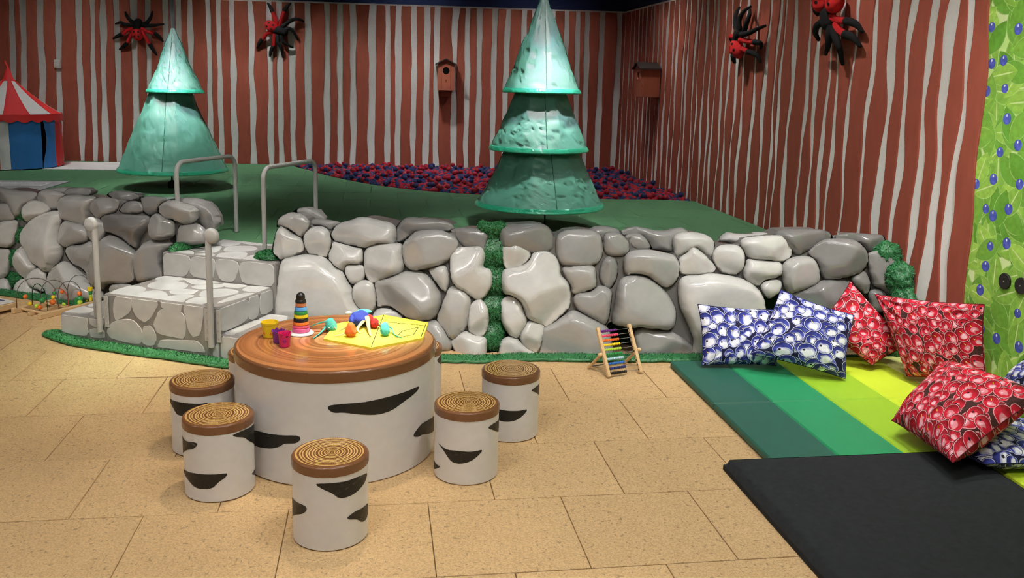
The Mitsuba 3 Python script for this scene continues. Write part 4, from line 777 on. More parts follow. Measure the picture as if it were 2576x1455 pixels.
for _, c in sorted(cork_tiles, key=lambda q: q[0])[:292]:
    put('tile', slab(c, -0.014, rng.uniform(-0.0008, 0.0008), 0.0015), f'cork_{rng.integers(0, 3)}', 'floor')

# ================================================================== STONE WALL
TONES = [((0.485, 0.48, 0.468), 0), ((0.25, 0.247, 0.242), 1), ((0.112, 0.110, 0.109), 2)]


def tone(t):
    t = float(np.clip(t, 0, 2))
    i = min(int(t), 1)
    f = t - i
    a, b = np.log(TONES[i][0]), np.log(TONES[i + 1][0])
    return np.exp(a * (1 - f) + b * f)


def inflate(pts, front, back, seed, flat=0, step=0.0135):
    """A boulder from its outline: (x, z) points to a closed mesh, bulging by front towards +h and by back behind, with a few soft cut facets."""
    r = np.random.default_rng(seed)
    c = closed_curve(pts, step)
    P = Polygon(c)
    if not P.is_valid:
        P = P.buffer(0)
        P = max(P.geoms, key=lambda g: g.area) if P.geom_type != 'Polygon' else P
        c = np.array(P.exterior.coords)[:-1]
    x0, y0, x1, y1 = P.bounds
    gx, gy = np.meshgrid(np.arange(x0, x1, step), np.arange(y0, y1, step * 0.866))
    gx = gx + (np.arange(len(gx))[:, None] % 2) * step / 2
    g = np.c_[gx.ravel(), gy.ravel()]
    inside = shapely.contains_xy(P.buffer(-0.55 * step), g[:, 0], g[:, 1])
    v = np.vstack([c, g[inside]])
    nb = len(c)
    tri = Delaunay(v).simplices
    cen = v[tri].mean(1)
    tri = tri[shapely.contains_xy(P, cen[:, 0], cen[:, 1])]
    e1, e2 = v[tri[:, 1]] - v[tri[:, 0]], v[tri[:, 2]] - v[tri[:, 0]]
    cr = e1[:, 0] * e2[:, 1] - e1[:, 1] * e2[:, 0]
    tri = tri[np.abs(cr) > 1e-9]
    cr = cr[np.abs(cr) > 1e-9]
    tri[cr < 0] = tri[cr < 0][:, ::-1]
    n = len(v)
    ed = np.unique(np.sort(np.vstack([tri[:, [0, 1]], tri[:, [1, 2]], tri[:, [2, 0]]]), 1), axis=0)
    A = sp.coo_matrix((np.ones(2 * len(ed)), (np.r_[ed[:, 0], ed[:, 1]], np.r_[ed[:, 1], ed[:, 0]])), (n, n)).tocsr()
    deg = np.maximum(np.asarray(A.sum(1)).ravel(), 1)
    Lp = sp.diags(deg) - A
    free = np.zeros(n, bool)
    free[nb:] = True
    u = np.zeros(n)
    if free.sum() > 3:
        u[free] = spl.spsolve(Lp[free][:, free].tocsc(), np.full(free.sum(), 6.0))
    w = np.clip(u / max(u.max(), 1e-9), 0, 1)
    h = front * (1 - (1 - w) ** (3.2 if flat else 1.5)) ** 0.52
    size = math.sqrt(P.area)
    mid = v[nb:].mean(0) if n > nb else v.mean(0)
    for k in range(3 if not flat else 1):
        a = r.uniform(0, 6.28)
        d = np.array([math.cos(a), math.sin(a)])
        lim = front * r.uniform(0.62, 0.86) - r.uniform(0.25, 0.8) * front / size * 2 * ((v - mid) @ d)
        s = 0.05 * front
        h = np.where(w > 0, np.minimum(h, lim) - s * np.log1p(np.exp(-np.abs(h - lim) / s)) + s * np.log(2) * np.exp(-np.abs(h - lim) / s) * 0, h)
    h[~free] = 0
    h = np.where(free, np.maximum(h, 0.05 * front * w ** 0.5), 0)
    for _ in range(2):                                     # soften
        h = np.where(free, 0.5 * h + 0.5 * (A @ h) / deg, 0)
    hb = -back * w ** 0.5
    v3 = np.vstack([np.c_[v, h], np.c_[v, hb]])
    m = trimesh.Trimesh(v3, np.vstack([tri, (tri + n)[:, ::-1]]), process=False)
    m.merge_vertices()
    return m


def wall_frame(sec, off=0.0):
    return frame(wall_point(sec, 0, -off), SECTION[sec][1], [0, 0, 1])


def grow(pts, d):
    g = Polygon(pts).buffer(0).buffer(d, join_style=2, mitre_limit=1.5)
    g = max(g.geoms, key=lambda q: q.area) if g.geom_type != 'Polygon' else g
    return list(g.exterior.coords)[:-1]


SECTION_LABEL = {'left': 'grey glossy sculpted stone wall to the left of the steps', 'middle': 'grey glossy sculpted stone wall between the steps and the turf strip behind the log table',
                 'right': 'grey glossy sculpted stone wall running from the turf strip to the right striped wall'}
stone_walls = {s: thing('stone_wall', SECTION_LABEL[s], 'stone wall') for s in ('left', 'middle', 'right')}
outlines = {s: [] for s in stone_walls}
behind_parts = {s: [] for s in stone_walls}
for k, (sec, tn, off, flat, pts) in enumerate(STONES):
    P = Polygon(pts).buffer(0)
    size = math.sqrt(P.area)
    front = min(0.115, 0.40 * size) * (0.8 if flat else 1)
    pts = grow(pts, 0.004)
    m = inflate(pts, front, min(0.10, 0.4 * size) if off < 0.1 else 0.12, 100 + k, flat)
    m = placed(m, wall_frame(sec, off))
    base = tone(tn)
    nz = meshkit.fbm(m.vertices * 9, 3, seed=k)[:, None]
    ns = meshkit.fbm(m.vertices * 55, 2, seed=k + 7)[:, None]
    col = base * (0.80 + 0.30 * nz + 0.10 * ns) * np.array([1.0, 0.995, 0.985])
    put('stone', m, 'rock', stone_walls[sec], smooth=True, color=np.clip(col, 0, 1))
    if off <= 0.031:
        outlines[sec].append(P)
    else:
        backing = P.buffer(-0.02)
        if backing.geom_type == 'Polygon' and backing.area > 0.001:
            behind_parts[sec].append(slab(backing.simplify(0.004), -CORE_BACK - 0.03, -off - 0.02))
for sec in stone_walls:                                     # what the joints between the stones are moulded in
    u = unary_union([p.buffer(0.012) for p in outlines[sec]]).buffer(0.02).buffer(-0.045)
    polys = list(u.geoms) if u.geom_type != 'Polygon' else [u]
    u = unary_union([Polygon(p.exterior) for p in polys])
    lim = {'left': (-3.9, 1.47), 'middle': (0.0, 1.30), 'right': (0.06, 2.36)}[sec]
    u = u.intersection(sbox(lim[0], 0.0, lim[1], 0.9))
    if sec == 'left':
        u = unary_union([u, sbox(-3.9, 0.0, -0.3, 0.62)])
    parts = list(u.geoms) if u.geom_type != 'Polygon' else [u]
    put('joint_body', placed(cat(*[slab(p.simplify(0.004), -CORE_BACK, -0.026) for p in parts if p.area > 0.002] + behind_parts[sec]), wall_frame(sec)), 'rock_core', stone_walls[sec], label='dark grey moulded body seen in the joints')
for k in range(5):                                          # the left wall goes on beyond the edge of the picture
    for j in range(3):
        pts = [(-0.55 - 0.42 * k + 0.19 * math.cos(a) * (1 + 0.1 * math.sin(3 * a + k)), 0.12 + 0.24 * j + 0.115 * math.sin(a)) for a in np.arange(9) * 2 * math.pi / 9]
        m = placed(inflate(pts, 0.07, 0.08, 900 + 3 * k + j), wall_frame('left'))
        put('stone', m, 'rock', stone_walls['left'], smooth=True, color=np.tile(tone(0.6) * 0.95, (len(m.vertices), 1)))

# ------------------------------------------------------------------ turf: the strips in the gaps of the wall and the skirting along its foot
def blades(points, normals, seed, length=0.013, width=0.0034):
    r = np.random.default_rng(seed)
    n = len(points)
    d = normals + r.normal(0, 0.55, (n, 3))
    d /= np.linalg.norm(d, axis=1, keepdims=True)
    s = np.cross(d, r.normal(0, 1, (n, 3)))
    s /= np.linalg.norm(s, axis=1, keepdims=True)
    L = length * r.uniform(0.6, 1.2, (n, 1))
    base = points - normals * 0.002
    v = np.stack([base - s * width / 2, base + s * width / 2, base + d * L], 1).reshape(-1, 3)
    return trimesh.Trimesh(v, np.arange(3 * n).reshape(-1, 3), process=False)


def turf(name, mesh, label, seed, count):
    t = thing(name, label, 'turf')
    put('backing', mesh, 'turf', t, smooth=50)
    p, fi = trimesh.sample.sample_surface(mesh, count, seed=seed)
    put('pile', blades(np.array(p), mesh.face_normals[fi], seed), 'turf_blade', t, kind='stuff')


def lumpy_strip(A, B, width, top, seed, lumps, lean=0.0, bulge=0.045, deep=0.06):
    """A cushion of turf climbing from the floor to the top between the points A and B (x, y)."""
    A, B = np.array([*A, 0.0]), np.array([*B, 0.0])
    t = (B - A) / np.linalg.norm(B - A)
    n = np.array([t[1], -t[0], 0])
    nu, nz = 16, 44
    v = []
    for i in range(nz):
        q = i / (nz - 1)
        z = top * min(1, q * 1.12)
        for j in range(nu):
            s = j / (nu - 1) * 2 - 1
            h = bulge * (0.35 + abs(math.sin(math.pi * z / top * lumps))) * (1 - 0.8 * s ** 4) - deep
            if q * 1.12 > 1:
                h -= (q * 1.12 - 1) * 0.7
            v.append((A + B) / 2 + t * (s * width / 2 * (1 - 0.45 * max(0, q * 1.12 - 1) / 0.12) + lean * (z - top / 2)) + n * h + np.array([0, 0, z]))
    v = np.array(v)
    v += (meshkit.fbm(v * 22, 3, seed)[:, None] - 0.5) * 0.026 * n + (meshkit.fbm(v * 16, 2, seed + 3)[:, None] - 0.5) * 0.02 * np.array([0, 0, 1.0])
    v[:, 2] = np.maximum(v[:, 2], 0.003)
    f = [[i * nu + j, i * nu + j + 1, (i + 1) * nu + j + 1, (i + 1) * nu + j] for i in range(nz - 1) for j in range(nu - 1)]
    m = trimesh.Trimesh(v, trimesh.geometry.triangulate_quads(f), process=False)
    back = m.copy()
    back.vertices -= n * 0.05
    back.invert()
    return m if m.face_normals.mean(0) @ n > 0 else (m.invert() or m)


turf('turf_strip', lumpy_strip((0.49, 4.86), (0.79, 4.86), 0.17, 0.745, 5, 4.5, deep=0.055), 'green turf climbing strip in the gap between two stone wall sections, behind the stools', 1, 16000)
la, lb = wall_point('left', -0.05), wall_point('left', 0.14)
turf('turf_strip', lumpy_strip(la[:2], lb[:2], 0.22, 0.66, 6, 4, lean=0.20), 'green turf climbing strip at the left edge, between stones of the left wall', 2, 10000)
def lumps(spots, seed):
    """Rounded heaps of turf growing into one another."""
    m = to_tm(m3.Manifold.batch_boolean([m3.Manifold.sphere(1.0, 28).scale([rx, ry, rz]).translate([x, y, z]) for x, y, z, rx, ry, rz in spots], m3.OpType.Add).refine_to_length(0.014))
    m.vertices += ((meshkit.fbm(m.vertices * 22, 3, seed) - 0.5) * 0.045 + (meshkit.fbm(m.vertices * 70, 2, seed + 1) - 0.5) * 0.018)[:, None] * m.vertex_normals
    m.vertices[:, 2] = np.maximum(m.vertices[:, 2], 0.003)
    m.vertices[:, 0] = np.minimum(m.vertices[:, 0], RIGHT_X - 0.016)
    return m


turf('turf_cushion', lumps([(2.925, 4.70, 0.60, 0.085, 0.10, 0.085), (2.945, 4.575, 0.49, 0.07, 0.10, 0.095), (2.95, 4.52, 0.36, 0.065, 0.10, 0.10), (2.955, 4.56, 0.20, 0.06, 0.10, 0.12), (2.955, 4.58, 0.08, 0.06, 0.08, 0.085)], 7), 'dark green turf cushion at the right end of the stone wall, beside the striped wall', 3, 12000)


def skirt(path, width, height, seed):
    p = open_curve([(*q, height * 0.35) for q in path], 8)
    m = sweep(p, width / 2, 12, flat=height / width * 1.3, up=(0, 0, 1))
    m.vertices += (meshkit.fbm(m.vertices * 30, 3, seed)[:, None] - 0.5) * np.array([0.016, 0.016, 0.014])
    m.vertices[:, 2] = np.maximum(m.vertices[:, 2], 0.001)
    return m


st = lambda u, w: tuple(S(u, w)[:2])
turf('turf_edging', skirt([st(-0.40, -0.50), st(-0.1, -0.58), st(0.5, -0.58), st(1.0, -0.575), st(1.28, -0.56), (0.02, 4.72), (0.25, 4.76), (0.42, 4.735), (0.60, 4.72), (0.85, 4.735), (1.2, 4.70), (1.64, 4.665), (2.0, 4.64), (2.9, 4.55)], 0.11, 0.030, 8),
     'low green turf edging along the foot of the steps and stone wall', 4, 26000)
turf('turf_edging', skirt([tuple(wall_point('left', a, h)[:2]) for a, h in ((-1.2, 0.05), (-0.3, 0.06), (0.3, 0.05), (0.9, 0.05))], 0.10, 0.030, 9), 'low green turf edging behind the bead toy, under the left stone wall', 5, 9000)

# ================================================================== STEPS
stairs = thing('stone_steps', 'grey block steps painted as flagstones leading up through the stone wall', 'steps')
STM = frame(STAIR_O, SU, SW)


def block(name, u0, u1, w0, w1, z0, z1):
    b = bevel_box(u1 - u0, w1 - w0, z1 - z0, 0.008)
    b.apply_translation([(u0 + u1) / 2, (w0 + w1) / 2, (z0 + z1) / 2])
    put(name, placed(b, STM), 'stair_joint', stairs)


block('side_step', -0.31, 0.015, -0.51, 0.05, 0.0, 0.145)
block('middle_step', 0.015, 0.79, -0.51, 0.0, 0.0, 0.295)
block('side_step', 0.79, 1.22, -0.51, -0.04, 0.0, 0.145)
block('landing', 0.0, 0.81, 0.0, 0.50, 0.0, PZ)
FACES = {'front': (frame(S(0, -0.51), SU, [0, 0, 1])), 'riser': frame(S(0, 0), SU, [0, 0, 1]), 'side': frame(S(0.79, 0), SW, [0, 0, 1]),
         'low': frame(S(0, 0, 0.145), SU, SW), 'middle': frame(S(0, 0, 0.295), SU, SW), 'landing': frame(S(0, 0, PZ), SU, SW)}
BOUND = {'front': [sbox(-0.302, 0.01, 0.010, 0.137), sbox(0.022, 0.01, 0.782, 0.287), sbox(0.796, 0.01, 1.21, 0.137)], 'riser': [sbox(0.006, 0.298, 0.804, PZ - 0.007)], 'side': [sbox(-0.503, 0.15, -0.004, 0.287)],
         'low': [sbox(-0.302, -0.502, 0.008, 0.04), sbox(0.798, -0.502, 1.212, -0.048)], 'middle': [sbox(0.022, -0.502, 0.782, -0.004)], 'landing': [sbox(0.007, 0.007, 0.803, 0.492)]}
for face, pts in FLAGS:
    P = Polygon(closed_curve(pts, 0.03)).buffer(0).buffer(-0.003).buffer(0.0035 if face in ('middle', 'landing', 'low') else 0.0055)
    for b in BOUND[face]:
        c = P.intersection(b)
        c = max(c.geoms, key=lambda g: g.area) if c.geom_type == 'MultiPolygon' else c
        if c.geom_type == 'Polygon' and c.area > 0.0012:
            put('flagstone', placed(slab(c.simplify(0.001), 0.0, 0.004, 0.002), FACES[face]), 'stair_stone', stairs)
for k, (u, w, ru, rw) in enumerate([(0.03, 0.20, 0.055, 0.20), (0.70, 0.10, 0.085, 0.07)]):
    a = np.arange(24) * 2 * np.pi / 24
    prof = lathe([(1.0, 0.0), (0.93, 0.55), (0.7, 0.85), (0.35, 1.0), (0.001, 1.03)], 28)
    prof.vertices *= np.array([ru, rw, 0.042])
    prof.vertices += (meshkit.fbm(prof.vertices * 40 + k, 3, k)[:, None] - 0.5) * np.array([0.01, 0.01, 0.012])
    prof.vertices[:, 2] = np.maximum(prof.vertices[:, 2], 0.001)
    turf('moss_tuft', placed(prof, frame(S(u + 0.03 * (k == 0), w, PZ + 0.004), SU, SW)), ['long tuft of green turf round the foot of the left handrail on the landing', 'small round tuft of green turf round the foot of the right handrail'][k], 20 + k, 3500)

# handrails: two arches on the landing and two posts with round heads at the front
for k, (u, lab) in enumerate([(-0.010, 'grey arched tube handrail on the left of the landing'), (0.625, 'grey arched tube handrail on the right of the landing')]):
    h = thing('handrail', lab, 'handrail')
    w0, w1, zt, r = 0.17, 0.77, 0.985, 0.0145
    pts = [S(u, w0, PZ + 0.004)]
    pts += [S(u, w0, z) for z in (0.6, 0.75, zt - 0.07)]
    pts += [S(u, w0 + 0.07 - 0.07 * math.cos(a), zt - 0.07 + 0.07 * math.sin(a)) for a in np.linspace(0.15, math.pi / 2, 7)]
    pts += [S(u, w1 - 0.07 + 0.07 * math.sin(a), zt - 0.07 + 0.07 * math.cos(a)) for a in np.linspace(0, math.pi / 2 - 0.15, 7)]
    pts += [S(u, w1, z) for z in (zt - 0.07, 0.75, 0.6, PZ + 0.004)]
    put('tube', sweep(pts, r, 14), 'rail_grey', h, smooth=50)
for k, (u, side, lab) in enumerate([(0.0, -1, 'grey post with a round head at the left corner of the steps'), (0.755, 1, 'grey post with a round head at the right corner of the steps')]):
    h = thing('step_post', lab, 'post')
    w, z0, z1, r = -0.535, 0.075, 0.70, 0.0165
    put('tube', sweep([S(u, w, z0), S(u, w, z0 + 0.2), S(u, w, 0.5), S(u, w, z1 - 0.03), S(u, w, z1)], r, 14), 'rail_grey', h, smooth=50)
    M = frame(S(u + side * 0.022, w, z1 - 0.008), SU, [0, 0, 1])
    put('round_head', placed(lathe([(0.0, -0.019), (0.030, -0.019), (0.040, -0.012), (0.043, 0.0), (0.040, 0.012), (0.030, 0.019), (0.0, 0.019)], 32), M), 'rail_grey', h, smooth=50)
    for j, du in enumerate((-0.038, 0.038)):
        if (k == 0 and j == 0):
            z_a, z_b = 0.15, 0.315
        else:
            z_a, z_b = 0.10, 0.285
        pl = put('bracket', placed(bevel_box(0.030, 0.006, z_b - z_a, 0.002), frame(S(u + du, -0.5185, (z_a + z_b) / 2), SU, SW)), 'rail_grey', h)
        for q in range(4):
            put('screw', placed(lathe([(0.0, 0), (0.004, 0), (0.003, 0.002), (0.0, 0.0025)], 10), frame(S(u + du, -0.5216, z_a + (q + 0.5) / 4 * (z_b - z_a)), SU, [0, 0, 1])), 'steel', pl, smooth=40)

# ================================================================== LOG TABLE AND STOOLS
def log(name, key_label, category, x, y, r, rim, h, rim_h, ring_mat, marks, group=None, mark_kind='bark_mark'):
    t = thing(name, key_label, category, group)
    b = r - 0.0025 if r < 0.2 else r - 0.004
    put('trunk', moved(lathe([(0.0, 0.002), (b - 0.004, 0.002), (b, 0.006), (b, h - rim_h + 0.002), (0.0, h - rim_h + 0.002)], 96), x, y), 'white_laminate', t, smooth=30)
    bev = rim
    arc = [(r - bev + bev * math.cos(a), h - bev + bev * math.sin(a)) for a in np.linspace(0, math.pi / 2, 6)]
    put('rim', moved(lathe([(b - 0.02, h - rim_h), (r - 0.001, h - rim_h), (r, h - rim_h + 0.002)] + arc + [(r - bev - 0.006, h), (r - bev - 0.008, h - 0.004)], 96), x, y), 'brown_rim', t, smooth=40)
    d = lathe([(r - bev - 0.002, h + 0.0002), ((r - bev) * 0.5, h + 0.0002), (0.0, h + 0.0002)], 96)
    uv = d.vertices[:, :2].copy()
    put('ringed_top', moved(d, x, y), ring_mat, t, smooth=True, uv=uv)
    for pts in marks:
        P = Polygon(closed_curve([(a * b, z) for a, z in pts], 0.008)).buffer(0)
        P = max(P.geoms, key=lambda g: g.area) if P.geom_type != 'Polygon' else P
        vv, ff = trimesh.creation.triangulate_polygon(P.segmentize(0.008), engine='earcut')
        m = trimesh.Trimesh(np.c_[vv, np.zeros(len(vv))], ff)
        g = []
        for _ in range(2):
            m = m.subdivide_to_size(0.03)
        a = m.vertices[:, 0] / b
        rr = b + 0.0012
        m.vertices = np.c_[x + rr * np.cos(a), y + rr * np.sin(a), m.vertices[:, 1]]
        put(mark_kind, m, 'bark_black', t, smooth=True)
    return t


log('log_table', 'large round table shaped like a birch log, covered with toys', 'table', -0.169, 3.633, 0.411, 0.010, 0.461, 0.044, 'table_rings', MARKS['T'])
for k, (x, y), lab in (('A', (-0.158, 2.883), 'birch log stool at the front, nearest to the camera'), ('B', (-0.588, 3.268), 'birch log stool on the left of the table, overlapping the stool behind it'), ('C', (-0.720, 3.674), 'birch log stool partly hidden behind another stool left of the table'),
                       ('D', (0.348, 3.318), 'birch log stool touching the right front of the table outline'), ('E', (0.581, 3.710), 'birch log stool farthest right, nearest to the abacus'),
                       ('F', (-0.549, 4.058), 'birch log stool behind the table, only a sliver showing at its left edge'), ('G', (0.175, 4.086), 'birch log stool behind the table, only a sliver showing at its right edge')):
    log('log_stool', lab, 'stool', x, y, 0.129, 0.010, 0.295, 0.034, 'stool_rings', MARKS[k], 'birch log stools round the table')

TZ = 0.4615
# ------------------------------------------------------------------ toys on the table
def cup(name, label, x, y, r0, r1, h, m, scallop=0, dip=False):
    n = 48
    prof = [(0.0, 0.002), (r0 - 0.002, 0.0), (r0, 0.002)] + [(r0 + (r1 - r0) * t, 0.002 + (h - 0.002) * t) for t in (0.3, 0.6, 0.86)] + [(r1 + 0.0015, h * 0.87), (r1 + 0.0018, h - 0.001), (r1, h), (r1 - 0.002, h - 0.001)] + [(r0 + (r1 - r0) * t - 0.0028, 0.004 + (h - 0.004) * t) for t in (0.8, 0.4, 0.0)] + [(0.0, 0.004)]
    b = lathe(prof, n)
    a = np.arctan2(b.vertices[:, 1], b.vertices[:, 0])
    top = np.clip((b.vertices[:, 2] - h * 0.8) / (h * 0.2), 0, 1)
    if scallop:
        b.vertices[:, 2] -= top * 0.007 * (0.5 + 0.5 * np.cos(scallop * a))
    if dip:
        b.vertices[:, 2] -= top * 0.016 * np.exp(-((a + 1.1) / 0.45) ** 2)
    t = thing(name, label, 'cup')
    put('body', moved(b, x, y, TZ), m, t, smooth=35)
    return t


c = cup('toy_cup', 'yellow plastic toy cup with wide rim at the left of the table', -0.447, 3.70, 0.027, 0.0345, 0.066, 'paint_yellow')
for a in (-2.3, -1.3):
    m = trimesh.Trimesh([(-0.006, 0, 0), (0.006, 0, 0), (0, 0, 0.013)], [[0, 1, 2]])
    M = frame([-0.447 + 0.0304 * math.cos(a), 3.70 + 0.0304 * math.sin(a), TZ + 0.016], [-math.sin(a), math.cos(a), 0], np.array([math.cos(a), math.sin(a), 0]) * -1)
    put('triangle_mark', placed(m, M), 'paint_orange', c)
cup('toy_cup', 'purple plastic toy cup with scalloped rim between the yellow and magenta cups', -0.402, 3.612, 0.021, 0.027, 0.056, 'paint_purple', scallop=8)
c = cup('toy_cup', 'small magenta plastic toy bucket in front of the purple cup', -0.372, 3.555, 0.0205, 0.0255, 0.060, 'paint_magenta', dip=True)
ring = trimesh.creation.torus(0.0055, 0.0015, 24, 8)
put('ring_emblem', placed(ring, frame([-0.372 + 0.0235 * math.cos(-1.5), 3.555 + 0.0235 * math.sin(-1.5), TZ + 0.028], [1, 0.05, 0], [0, 0, 1])), 'paint_purple', c, smooth=True)

tw = thing('stacking_tower', 'rainbow stacking ring tower with black domed top and white base on the table', 'toy')
tx, ty = -0.322, 3.735
put('base', moved(lathe([(0.0, 0.0), (0.048, 0.0), (0.054, 0.002), (0.054, 0.005), (0.048, 0.010), (0.0, 0.011)], 48), tx, ty, TZ), 'paint_white', tw, smooth=40)
z = 0.011
for nm, col, r, h in (('ring', 'paint_hotpink', 0.0375, 0.018), ('ring', 'paint_pink', 0.0355, 0.012), ('ring', 'paint_orange', 0.0335, 0.015), ('ring', 'paint_black', 0.0315, 0.0155), ('ring', 'paint_yellow', 0.0300, 0.0155), ('ring', 'paint_green', 0.0285, 0.015),
                      ('ring', 'paint_bluelight', 0.0262, 0.017), ('ring', 'paint_salmon', 0.0225, 0.018), ('cap', 'paint_black', 0.0232, 0.013)):
    put(nm, moved(lathe([(0.004, z), (r - 0.003, z), (r, z + 0.003), (r - 0.001, z + h - 0.003), (r - 0.004, z + h), (0.004, z + h)], 40), tx, ty, TZ), col, tw, smooth=40)
    z += h
put('dome', moved(lathe([(0.0185, z)] + [(0.0185 * math.cos(a), z + 0.012 + 0.019 * math.sin(a)) for a in np.linspace(0, math.pi / 2 - 0.01, 9)], 36), tx, ty, TZ), 'paint_black', tw, smooth=60)

hexa = [(-0.224, 3.626), (-0.026, 3.487), (0.188, 3.612), (0.224, 3.849), (0.027, 3.994), (-0.182, 3.853)]
bd = thing('felt_board', 'yellow six-sided felt play board with black drawn lines on the table', 'play board')
put('panel', slab(Polygon(hexa).buffer(-0.006).buffer(0.006), TZ, TZ + 0.009, 0.0), 'yellow_felt', bd)


def strip(a, b, w, z, m, parent, name='drawn_line'):
    a, b = np.array(a), np.array(b)
    t = (b - a) / np.linalg.norm(b - a)
    n = np.array([-t[1], t[0]]) * w / 2
    put(name, slab(Polygon([a - n, b - n, b + n, a + n]), z, z + 0.0006), m, parent)


zb = TZ + 0.009
for a, b in (((0.027, 3.985), (-0.026, 3.497)), ((0.180, 3.625), (0.214, 3.838)), ((0.075, 3.62), (0.105, 3.72)), ((0.150, 3.66), (0.175, 3.77)), ((0.075, 3.62), (0.150, 3.66)), ((0.105, 3.72), (0.175, 3.77)), ((0.030, 3.87), (0.205, 3.80)), ((-0.15, 3.67), (-0.12, 3.80))):
    strip(a, b, 0.0022, zb, 'paint_black', bd)


def ribbon(pts, w, m, parent, name, thick=0.0035):
    put(name, sweep(open_curve(pts, 5), np.linspace(w, w * 0.35, (len(pts) - 1) * 5 + 1), 8, flat=thick / w, up=(0, 0, 1)), m, parent, smooth=50)


def blob(x, y, z, rx, ry, rz, seed, point=None):
    b = ball(1.0, 3)
    b.vertices *= [rx, ry, rz]
    b.vertices += (meshkit.fbm(b.vertices * 60, 3, seed)[:, None] - 0.5) * 0.35 * min(rx, ry, rz) * b.vertex_normals
    if point is not None:
        d = np.array(point, float)
        k = np.clip((b.vertices @ (d / np.linalg.norm(d))) / np.linalg.norm(d), 0, 1)[:, None] ** 3
        b.vertices += d * k * 0.8
    b.vertices[:, 2] = np.maximum(b.vertices[:, 2], -rz * 0.93)
    return moved(b, x, y, z)


# a teal soft toy with two eyes and trailing ribbons, left of the board
q = thing('soft_toy', 'teal plush creature with two eyes and trailing tails beside the stacking tower', 'soft toy')
put('body', blob(-0.196, 3.757, TZ + 0.024, 0.023, 0.022, 0.024, 3, (-0.006, 0.0, 0.016)), 'teal_plush', q, smooth=True)
for dx, dy in ((-0.009, -0.0200), (0.013, -0.0180)):
    e = put('eye', moved(ball(0.0042, 2), -0.196 + dx, 3.757 + dy, TZ + 0.022), 'paint_white', q, smooth=True)
    put('pupil', moved(ball(0.0022, 2), -0.196 + dx, 3.757 + dy - 0.0032, TZ + 0.022), 'paint_black', e, smooth=True)
ribbon([(-0.205, 3.775, TZ + 0.044), (-0.25, 3.80, TZ + 0.028), (-0.30, 3.815, TZ + 0.004)], 0.008, 'teal_plush', q, 'tail')
ribbon([(-0.212, 3.77, TZ + 0.036), (-0.235, 3.73, TZ + 0.010), (-0.265, 3.655, TZ + 0.003)], 0.007, 'teal_plush', q, 'tail')
put('wooden_block', moved(bevel_box(0.016, 0.022, 0.018, 0.002), -0.228, 3.765, TZ + 0.009), 'paint_salmon', label='small tan wooden block behind the teal plush creature on the table', cat='toy block')
put('wooden_piece', moved(bevel_box(0.040, 0.020, 0.006, 0.002), -0.262, 3.772, TZ + 0.003), 'paint_salmon', label='thin tan wooden piece lying left of the teal plush creature', cat='toy piece')

# the blue and red soft toy lying on the board
q = thing('soft_toy', 'blue and white plush bird with a red head lying on the yellow board', 'soft toy')
put('body', blob(-0.075, 3.815, zb + 0.034, 0.042, 0.036, 0.034, 8), 'blue_plush', q, smooth=True)
put('wing', blob(-0.060, 3.835, zb + 0.058, 0.034, 0.024, 0.010, 9), 'teal_plush', q, smooth=True)
put('wing', blob(-0.110, 3.80, zb + 0.030, 0.014, 0.030, 0.022, 10), 'blue_plush', q, smooth=True)
put('tail', blob(-0.128, 3.865, zb + 0.045, 0.016, 0.008, 0.008, 12), 'paint_white', q, smooth=True)
put('head', blob(-0.013, 3.765, zb + 0.024, 0.018, 0.020, 0.020, 13), 'red_plush', q, smooth=True)
put('chest', blob(-0.035, 3.785, zb + 0.030, 0.018, 0.026, 0.028, 14), 'red_plush', q, smooth=True)
for dx in (-0.006, 0.006):
    put('eye', moved(ball(0.0024, 2), -0.005 + dx, 3.7455, zb + 0.028), 'paint_black', q, smooth=True)
ribbon([(-0.045, 3.775, zb + 0.05), (-0.038, 3.71, zb + 0.022), (-0.030, 3.64, zb + 0.005)], 0.011, 'cream_plush', q, 'leg', 0.007)
ribbon([(-0.06, 3.785, zb + 0.03), (-0.085, 3.73, zb + 0.012), (-0.075, 3.685, zb + 0.004)], 0.009, 'cream_plush', q, 'leg', 0.007)
for k in range(3):
    ribbon([(0.004, 3.765, zb + 0.015), (0.020, 3.765 + 0.012 * (k - 1), zb + 0.008), (0.034, 3.768 + 0.014 * (k - 1), zb + 0.003)], 0.003, 'black_plush', q, 'claw', 0.002)

q = thing('soft_toy', 'orange red plush creature with tan tail on the left of the yellow board', 'soft toy')
put('body', blob(-0.112, 3.648, zb + 0.022, 0.024, 0.026, 0.024, 21, (0.0, 0.0, 0.018)), 'orange_plush', q, smooth=True)
ribbon([(-0.118, 3.668, zb + 0.040), (-0.140, 3.70, zb + 0.022), (-0.175, 3.69, zb + 0.004)], 0.008, 'cream_plush', q, 'tail')
ribbon([(-0.125, 3.655, zb + 0.02), (-0.155, 3.645, zb + 0.008), (-0.185, 3.655, zb + 0.003)], 0.006, 'cream_plush', q, 'tail')
q = thing('soft_toy', 'teal plush creature with one tail on the right half of the yellow board', 'soft toy')
put('body', blob(0.030, 3.652, zb + 0.022, 0.020, 0.024, 0.023, 31, (-0.002, 0.002, 0.016)), 'teal_plush', q, smooth=True)
ribbon([(0.032, 3.672, zb + 0.038), (0.058, 3.695, zb + 0.020), (0.070, 3.650, zb + 0.005), (0.098, 3.610, zb + 0.003)], 0.007, 'teal_plush', q, 'tail')

